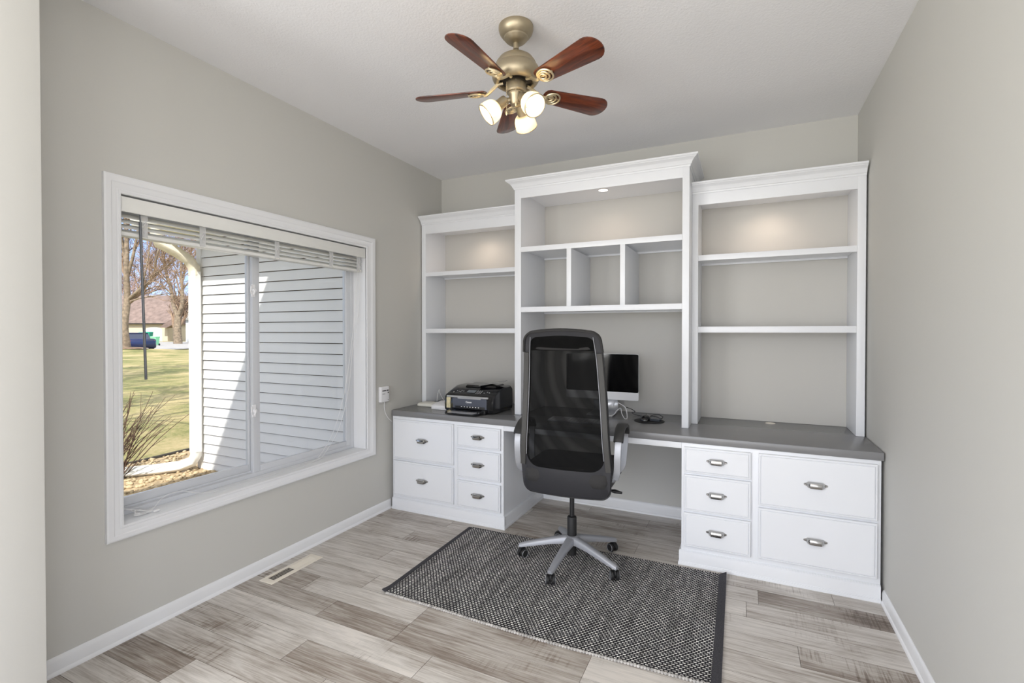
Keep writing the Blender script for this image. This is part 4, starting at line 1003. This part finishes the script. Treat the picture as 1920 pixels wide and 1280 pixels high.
tree('bare_tree', 'thick pale trunk of a leafless tree rising behind the blue car', (-36.4, 15.5, .15), 15, .24, 3, M['bark'], M['twigs'], 4, .75, nb=3, rmin=.012,
     main=[(.0372, 652), ([(0, 653), (-1, 610), (1, 560), (2, 510), (0, 450), (-3, 400)], .27, .11), ([(3, 512), (12, 480), (20, 440), (26, 400)], .12, .05), ([(2, 560), (24, 540), (45, 515), (62, 480), (74, 440)], .12, .045),
           ([(2, 565), (20, 557), (50, 553), (84, 546)], .075, .02), ([(0, 505), (-9, 465), (-8, 420)], .11, .05), ([(45, 515), (70, 500), (95, 480)], .05, .02), ([(30, 535), (45, 490), (52, 440)], .06, .03)])
b = Bm(); b.lathe([(1.25, .0), (1.0, .05), (.3, .08)], (-36.4, 15.5, .18), n=24); tag(b.make('leaf_litter', M['mulch']), 'brown leaf litter ring at the foot of the thick tree', 'mulch', kind='stuff')
tree('bare_tree', 'forked leafless tree on the far verge beyond the green bins', (-60.4, 32.9, G), 17, .30, 12, M['bark'], M['twigs'], 4, .62, nb=3, rmin=.016,
     main=[(.0656, 643), ([(0, 644), (-1, 618), (0, 590)], .50, .36), ([(0, 592), (-9, 570), (-14, 545), (-20, 510), (-28, 470), (-31, 430)], .27, .09), ([(0, 592), (9, 572), (11, 545), (8, 500), (8, 430)], .27, .09),
           ([(-13, 548), (-30, 532), (-46, 522)], .10, .03), ([(10, 540), (24, 520), (34, 500)], .10, .03), ([(-22, 505), (-6, 480), (0, 450)], .09, .03), ([(9, 500), (22, 475), (30, 440)], .08, .03)])
t0 = tree('bare_tree', 'tallest mauve-brown leafless tree behind the brown-roofed house', (-103, 49, G), 21, .4, 21, M['mauve'], M['mauve'], 4, .7, .2, 3, rmin=.035)
lab = ['mauve-brown leafless tree rising over the brown roof', 'leafless tree beyond the brown roof, next to the tallest one', 'low leafless tree between the two neighbouring houses', 'low leafless tree behind the grey-roofed house', 'distant leafless tree seen past the thick trunk']
for (x, y, s, rz_), l in zip([(-100, 41, .9, 1.2), (-112, 49, 1.0, 2.3), (-104, 60, .45, 4.1), (-92, 60, .42, 5), (-108, 42, 1.0, .6)], lab):
    c = copy_tree(t0); c.location = (x, y, G); c.scale = (s, s, s); c.rotation_euler = (0, 0, rz_); c['label'] = l; c['group'] = 'leafless trees along the far side'
t0['group'] = 'leafless trees along the far side'

# neighbouring houses
def house(name, label, P, Q, depth, zeave, zridge, mw, mr_, over=.4, extra=None):
    P, Q = Vector(P), Vector(Q); d = (Q-P).normalized(); nrm = Vector((-d.y, d.x, 0))
    if nrm.dot(Vector((-1, .4, 0))) < 0: nrm = -nrm
    t = thing(name, label, 'house', (P.x, P.y, G)); ln = (Q-P).length
    def w(u, v, z): p = P+d*u+nrm*v; return Vector((p.x, p.y, z))
    b = Bm(); b.loops([[w(0, 0, G), w(ln, 0, G), w(ln, depth, G), w(0, depth, G)], [w(0, 0, zeave), w(ln, 0, zeave), w(ln, depth, zeave), w(0, depth, zeave)]])
    b.make('wall', mw, t)
    b = Bm(); b.loops([[w(-over, -over, zeave-.05), w(-over, depth/2, zridge), w(-over, depth+over, zeave-.05), w(-over, depth+over, zeave-.25), w(-over, -over, zeave-.25)], [w(ln+over, -over, zeave-.05), w(ln+over, depth/2, zridge), w(ln+over, depth+over, zeave-.05), w(ln+over, depth+over, zeave-.25), w(ln+over, -over, zeave-.25)]]); b.make('roof', mr_, t)
    if extra: extra(t, w, ln)
    return t
def exA(t, w, ln):
    for u in (ln-3.4,):
        b = Bm(); pts = [w(u, -.05, G), w(u+2.6, -.05, G), w(u+2.6, -.05, 1.5)] + [w(u+1.3+1.3*math.cos(math.pi*k/8), -.05, 1.5+.55*math.sin(math.pi*k/8)) for k in range(1, 8)] + [w(u, -.05, 1.5)]
        b.prism(pts, w(0, .04, 0)-w(0, 0, 0)); b.make('garage_door', mat('white garage door', srgb(238, 230, 216), .6), t)
    b = Bm(); b.prism([w(-.5, -.45, 2.42), w(ln+.5, -.45, 2.42), w(ln+.5, -.45, 2.62), w(-.5, -.45, 2.62)], w(0, .12, 0)-w(0, 0, 0)); b.make('gutter', M['edging'], t)
    b = Bm(); b.prism([w(ln-.4, -1.2, 2.0), w(ln+1.0, -1.2, 3.0), w(ln+2.2, -1.2, 3.35), w(ln+2.4, -1.2, 2.7), w(ln+.6, -1.2, 1.9)], w(0, 1.5, 0)-w(0, 0, 0)); b.make('porch_roof', M['roof'], t)
house('neighbour_house', 'cream neighbouring house with a broad brown roof across the street', (-92.0, 34.6, 0), (-77.6, 41.4, 0), 11, 2.72, 7.3, M['housec'], M['roof'], extra=exA)
def exB(t, w, ln):
    b = Bm(); b.box(-.5, .5, -.05, .05, -.7, .7, .02, M=Matrix.Translation(w(1.9, -.06, 4.3)) @ Matrix.Rotation(R(25), 4, 'Z')); b.make('window', M['trim'], t)
house('neighbour_house', 'light grey neighbouring house partly hidden by the downspout', (-69.9, 39.5, 0), (-58, 45.5, 0), 9, 3.3, 6.6, M['houseg'], M['roofg'], extra=exB)

# bins
def bin_(x, y, s, m, label):
    t = thing('wheelie_bin', label, 'bin', (x, y, G), R(25), 'wheelie bins across the street')
    b = Bm(); b.loops([rrect(-.24, .24, -.26, .26, .05, .06), rrect(-.30, .30, -.33, .33, .05, .95*s), rrect(-.32, .32, -.35, .35, .05, .96*s), rrect(-.32, .32, -.35, .35, .05, 1.0*s)]); b.make('body', m, t)
    b = Bm(); b.loops([rrect(-.33, .33, -.36, .36, .05, 1.0*s), rrect(-.33, .33, -.36, .36, .06, 1.04*s), rrect(-.22, .22, -.25, .25, .06, 1.09*s)]); b.make('lid', m, t)
    for s_ in (-1, 1):
        b = Bm(); b.lathe([(.02, -.03), (.11, -.03), (.11, .03), (.02, .03)], (s_*.27, .24, .11), (1, 0, 0), 14); b.make('wheel', M['rubber'], t)
bin_(-64.4, 31.0, 1.32, M['binG'], 'teal wheelie bin nearer the thick tree trunk')
bin_(-63.6, 31.35, 1.36, M['binG'], 'teal wheelie bin beside the pale green one')
bin_(-54.2, 26.95, .92, M['binL'], 'pale green bin standing beyond the rear of the blue car')

# car
car = thing('car', 'dark blue sedan parked at the kerb across the lawn', 'car', (-38.6, 17.6, G+.005), 0)
rear = Vector((-37.75, 17.2, 0)); fr = Vector((-41.8, 18.0, 0)) 
dirv = (fr-rear).normalized(); car.location = (rear.x+dirv.x*2.2, rear.y+dirv.y*2.2, G+.005); car.rotation_euler = (0, 0, math.atan2(dirv.y, dirv.x)); car['_o'] = (0, 0, 0)
def sect(x, w, zb, zt): return [(x, -w, zb+.06), (x, -w*.92, zb), (x, w*.92, zb), (x, w, zb+.06), (x, w, zt-.22), (x, w*.97, zt-.06), (x, w*.86, zt), (x, -w*.86, zt), (x, -w*.97, zt-.06), (x, -w, zt-.22)]
b = Bm(); b.loops([sect(-2.2, .80, .34, .82), sect(-2.12, .87, .26, .96), sect(-1.5, .89, .22, .98), sect(0, .9, .20, .95), sect(1.2, .9, .2, .93), sect(1.9, .86, .22, .82), sect(2.2, .76, .3, .66)]); b.make('body', M['carblue'], car, ang=40)
def cab(x, w, zt): return [(x, -w, .9), (x, w, .9), (x, w*.86, zt), (x, -w*.86, zt)]
b = Bm(); b.loops([cab(-1.55, .80, .95), cab(-.95, .82, 1.36), cab(.15, .82, 1.40), cab(1.05, .82, .97)]); b.make('cabin', M['carglass'], car, ang=20)
b = Bm(); b.loops([[(-1.0, -.70, 1.36), (-1.0, .70, 1.36), (-1.0, .68, 1.39), (-1.0, -.68, 1.39)], [(.2, -.70, 1.395), (.2, .70, 1.395), (.2, .68, 1.43), (.2, -.68, 1.43)]]); b.make('roof', M['carblue'], car)
for s in (-1, 1):
    b = Bm(); b.box(-2.19, -2.06, s*.62-.16, s*.62+.16, .66, .84, .02); b.make('tail_light', M['red'], car)
    for x in (-1.35, 1.4):
        b = Bm(); b.lathe([(.1, -.1), (.30, -.1), (.32, -.06), (.32, .06), (.30, .1), (.1, .1)], (x, s*.80, .32), (0, 1, 0), 22); b.make('wheel', M['rubber'], car)
# trees standing nearer the street outside the frame, whose shadows stripe the lawn
for i, (x, y, hh, sd) in enumerate([(-6.8, -3.2, 10, 31), (-10.8, -3.0, 12, 32), (-15.5, -.6, 13, 33)]):
    tree('bare_tree', ['leafless yard tree nearest the house', 'leafless yard tree in mid lawn', 'leafless yard tree by the street'][i], (x, y, G), hh, .2, sd, M['bark'], M['twigs'], 3, .8, .22, 4, rmin=.03)

# ------------------------------------------------------------------ light
def area(name, loc, rot, sx, sy, e, col=(1, 1, 1)):
    l = bpy.data.lights.new(name, 'AREA'); l.shape = 'RECTANGLE'; l.size = sx; l.size_y = sy; l.energy = e; l.color = col
    o = bpy.data.objects.new(name, l); COL.objects.link(o); o.location = loc; o.rotation_euler = rot; return o
sun = bpy.data.lights.new('sun', 'SUN'); sun.energy = 5.4; sun.angle = R(.6); sun.color = (1, .96, .9)
so = bpy.data.objects.new('sun', sun); COL.objects.link(so)
so.rotation_euler = Vector((-.488, .875, -1.117)).to_track_quat('-Z', 'Y').to_euler()
# added fill lights set in the made-up hall openings behind the camera
area('hall_fill', (1.55, YH+.02, 1.3), (R(90), 0, 0), 2.1, 2.1, 57)
area('hall_fill', (4.05, YH+.02, 1.3), (R(90), 0, 0), 2.1, 2.1, 46)
area('hall_fill', (XH-.02, -5.15, 1.45), (R(90), 0, R(90)), 2.3, 1.9, 34)
area('hall_fill', (.02, -5.15, 1.6), (R(90), 0, R(-90)), 2.3, 1.4, 96)

w = bpy.data.worlds.new('sky'); SC.world = w; w.use_nodes = True; nt = w.node_tree; nt.nodes.clear()
tc = N(nt, 'ShaderNodeTexCoord'); sx = N(nt, 'ShaderNodeSeparateXYZ'); nt.links.new(tc.outputs['Generated'], sx.inputs[0])
cr = N(nt, 'ShaderNodeValToRGB'); e = cr.color_ramp.elements
e[0].position = 0; e[0].color = (.46, .43, .36, 1); e[1].position = 1; e[1].color = (.92, .95, 1, 1)
for p, c in ((.49, (.50, .47, .40)), (.503, (.48, .58, .78)), (.56, (.30, .44, .78)), (.64, (.34, .48, .82)), (.74, (.90, .93, .97))):
    k = e.new(p); k.color = (*c, 1)
mz = N(nt, 'ShaderNodeMapRange'); mz.inputs[1].default_value = -1; nt.links.new(sx.outputs[2], mz.inputs[0]); nt.links.new(mz.outputs[0], cr.inputs[0])
bg = N(nt, 'ShaderNodeBackground'); bg.inputs[1].default_value = 1.7; nt.links.new(cr.outputs[0], bg.inputs[0])
ow = N(nt, 'ShaderNodeOutputWorld'); nt.links.new(bg.outputs[0], ow.inputs[0])

# ------------------------------------------------------------------ camera and output look
cam = bpy.data.cameras.new('camera'); cam.sensor_width = 36; cam.lens = 914.66/1920*36; cam.shift_y = -8.7/1920; cam.clip_start = .05; cam.clip_end = 400
co = bpy.data.objects.new('camera', cam); COL.objects.link(co); co.location = (2.4804, -3.7384, 1.3711); co.rotation_euler = (math.pi/2-.0113, 0, .4429)
SC.camera = co
SC.view_settings.view_transform = 'Standard'; SC.view_settings.look = 'None'; SC.view_settings.exposure = .28; SC.view_settings.gamma = 1
SC.view_settings.use_curve_mapping = False
SC.cycles.use_denoising = True
SC.cycles.max_bounces = 10; SC.cycles.diffuse_bounces = 6; SC.cycles.transparent_max_bounces = 16; SC.cycles.sample_clamp_indirect = 6
for o in list(bpy.data.objects):
    if '_o' in o: del o['_o']
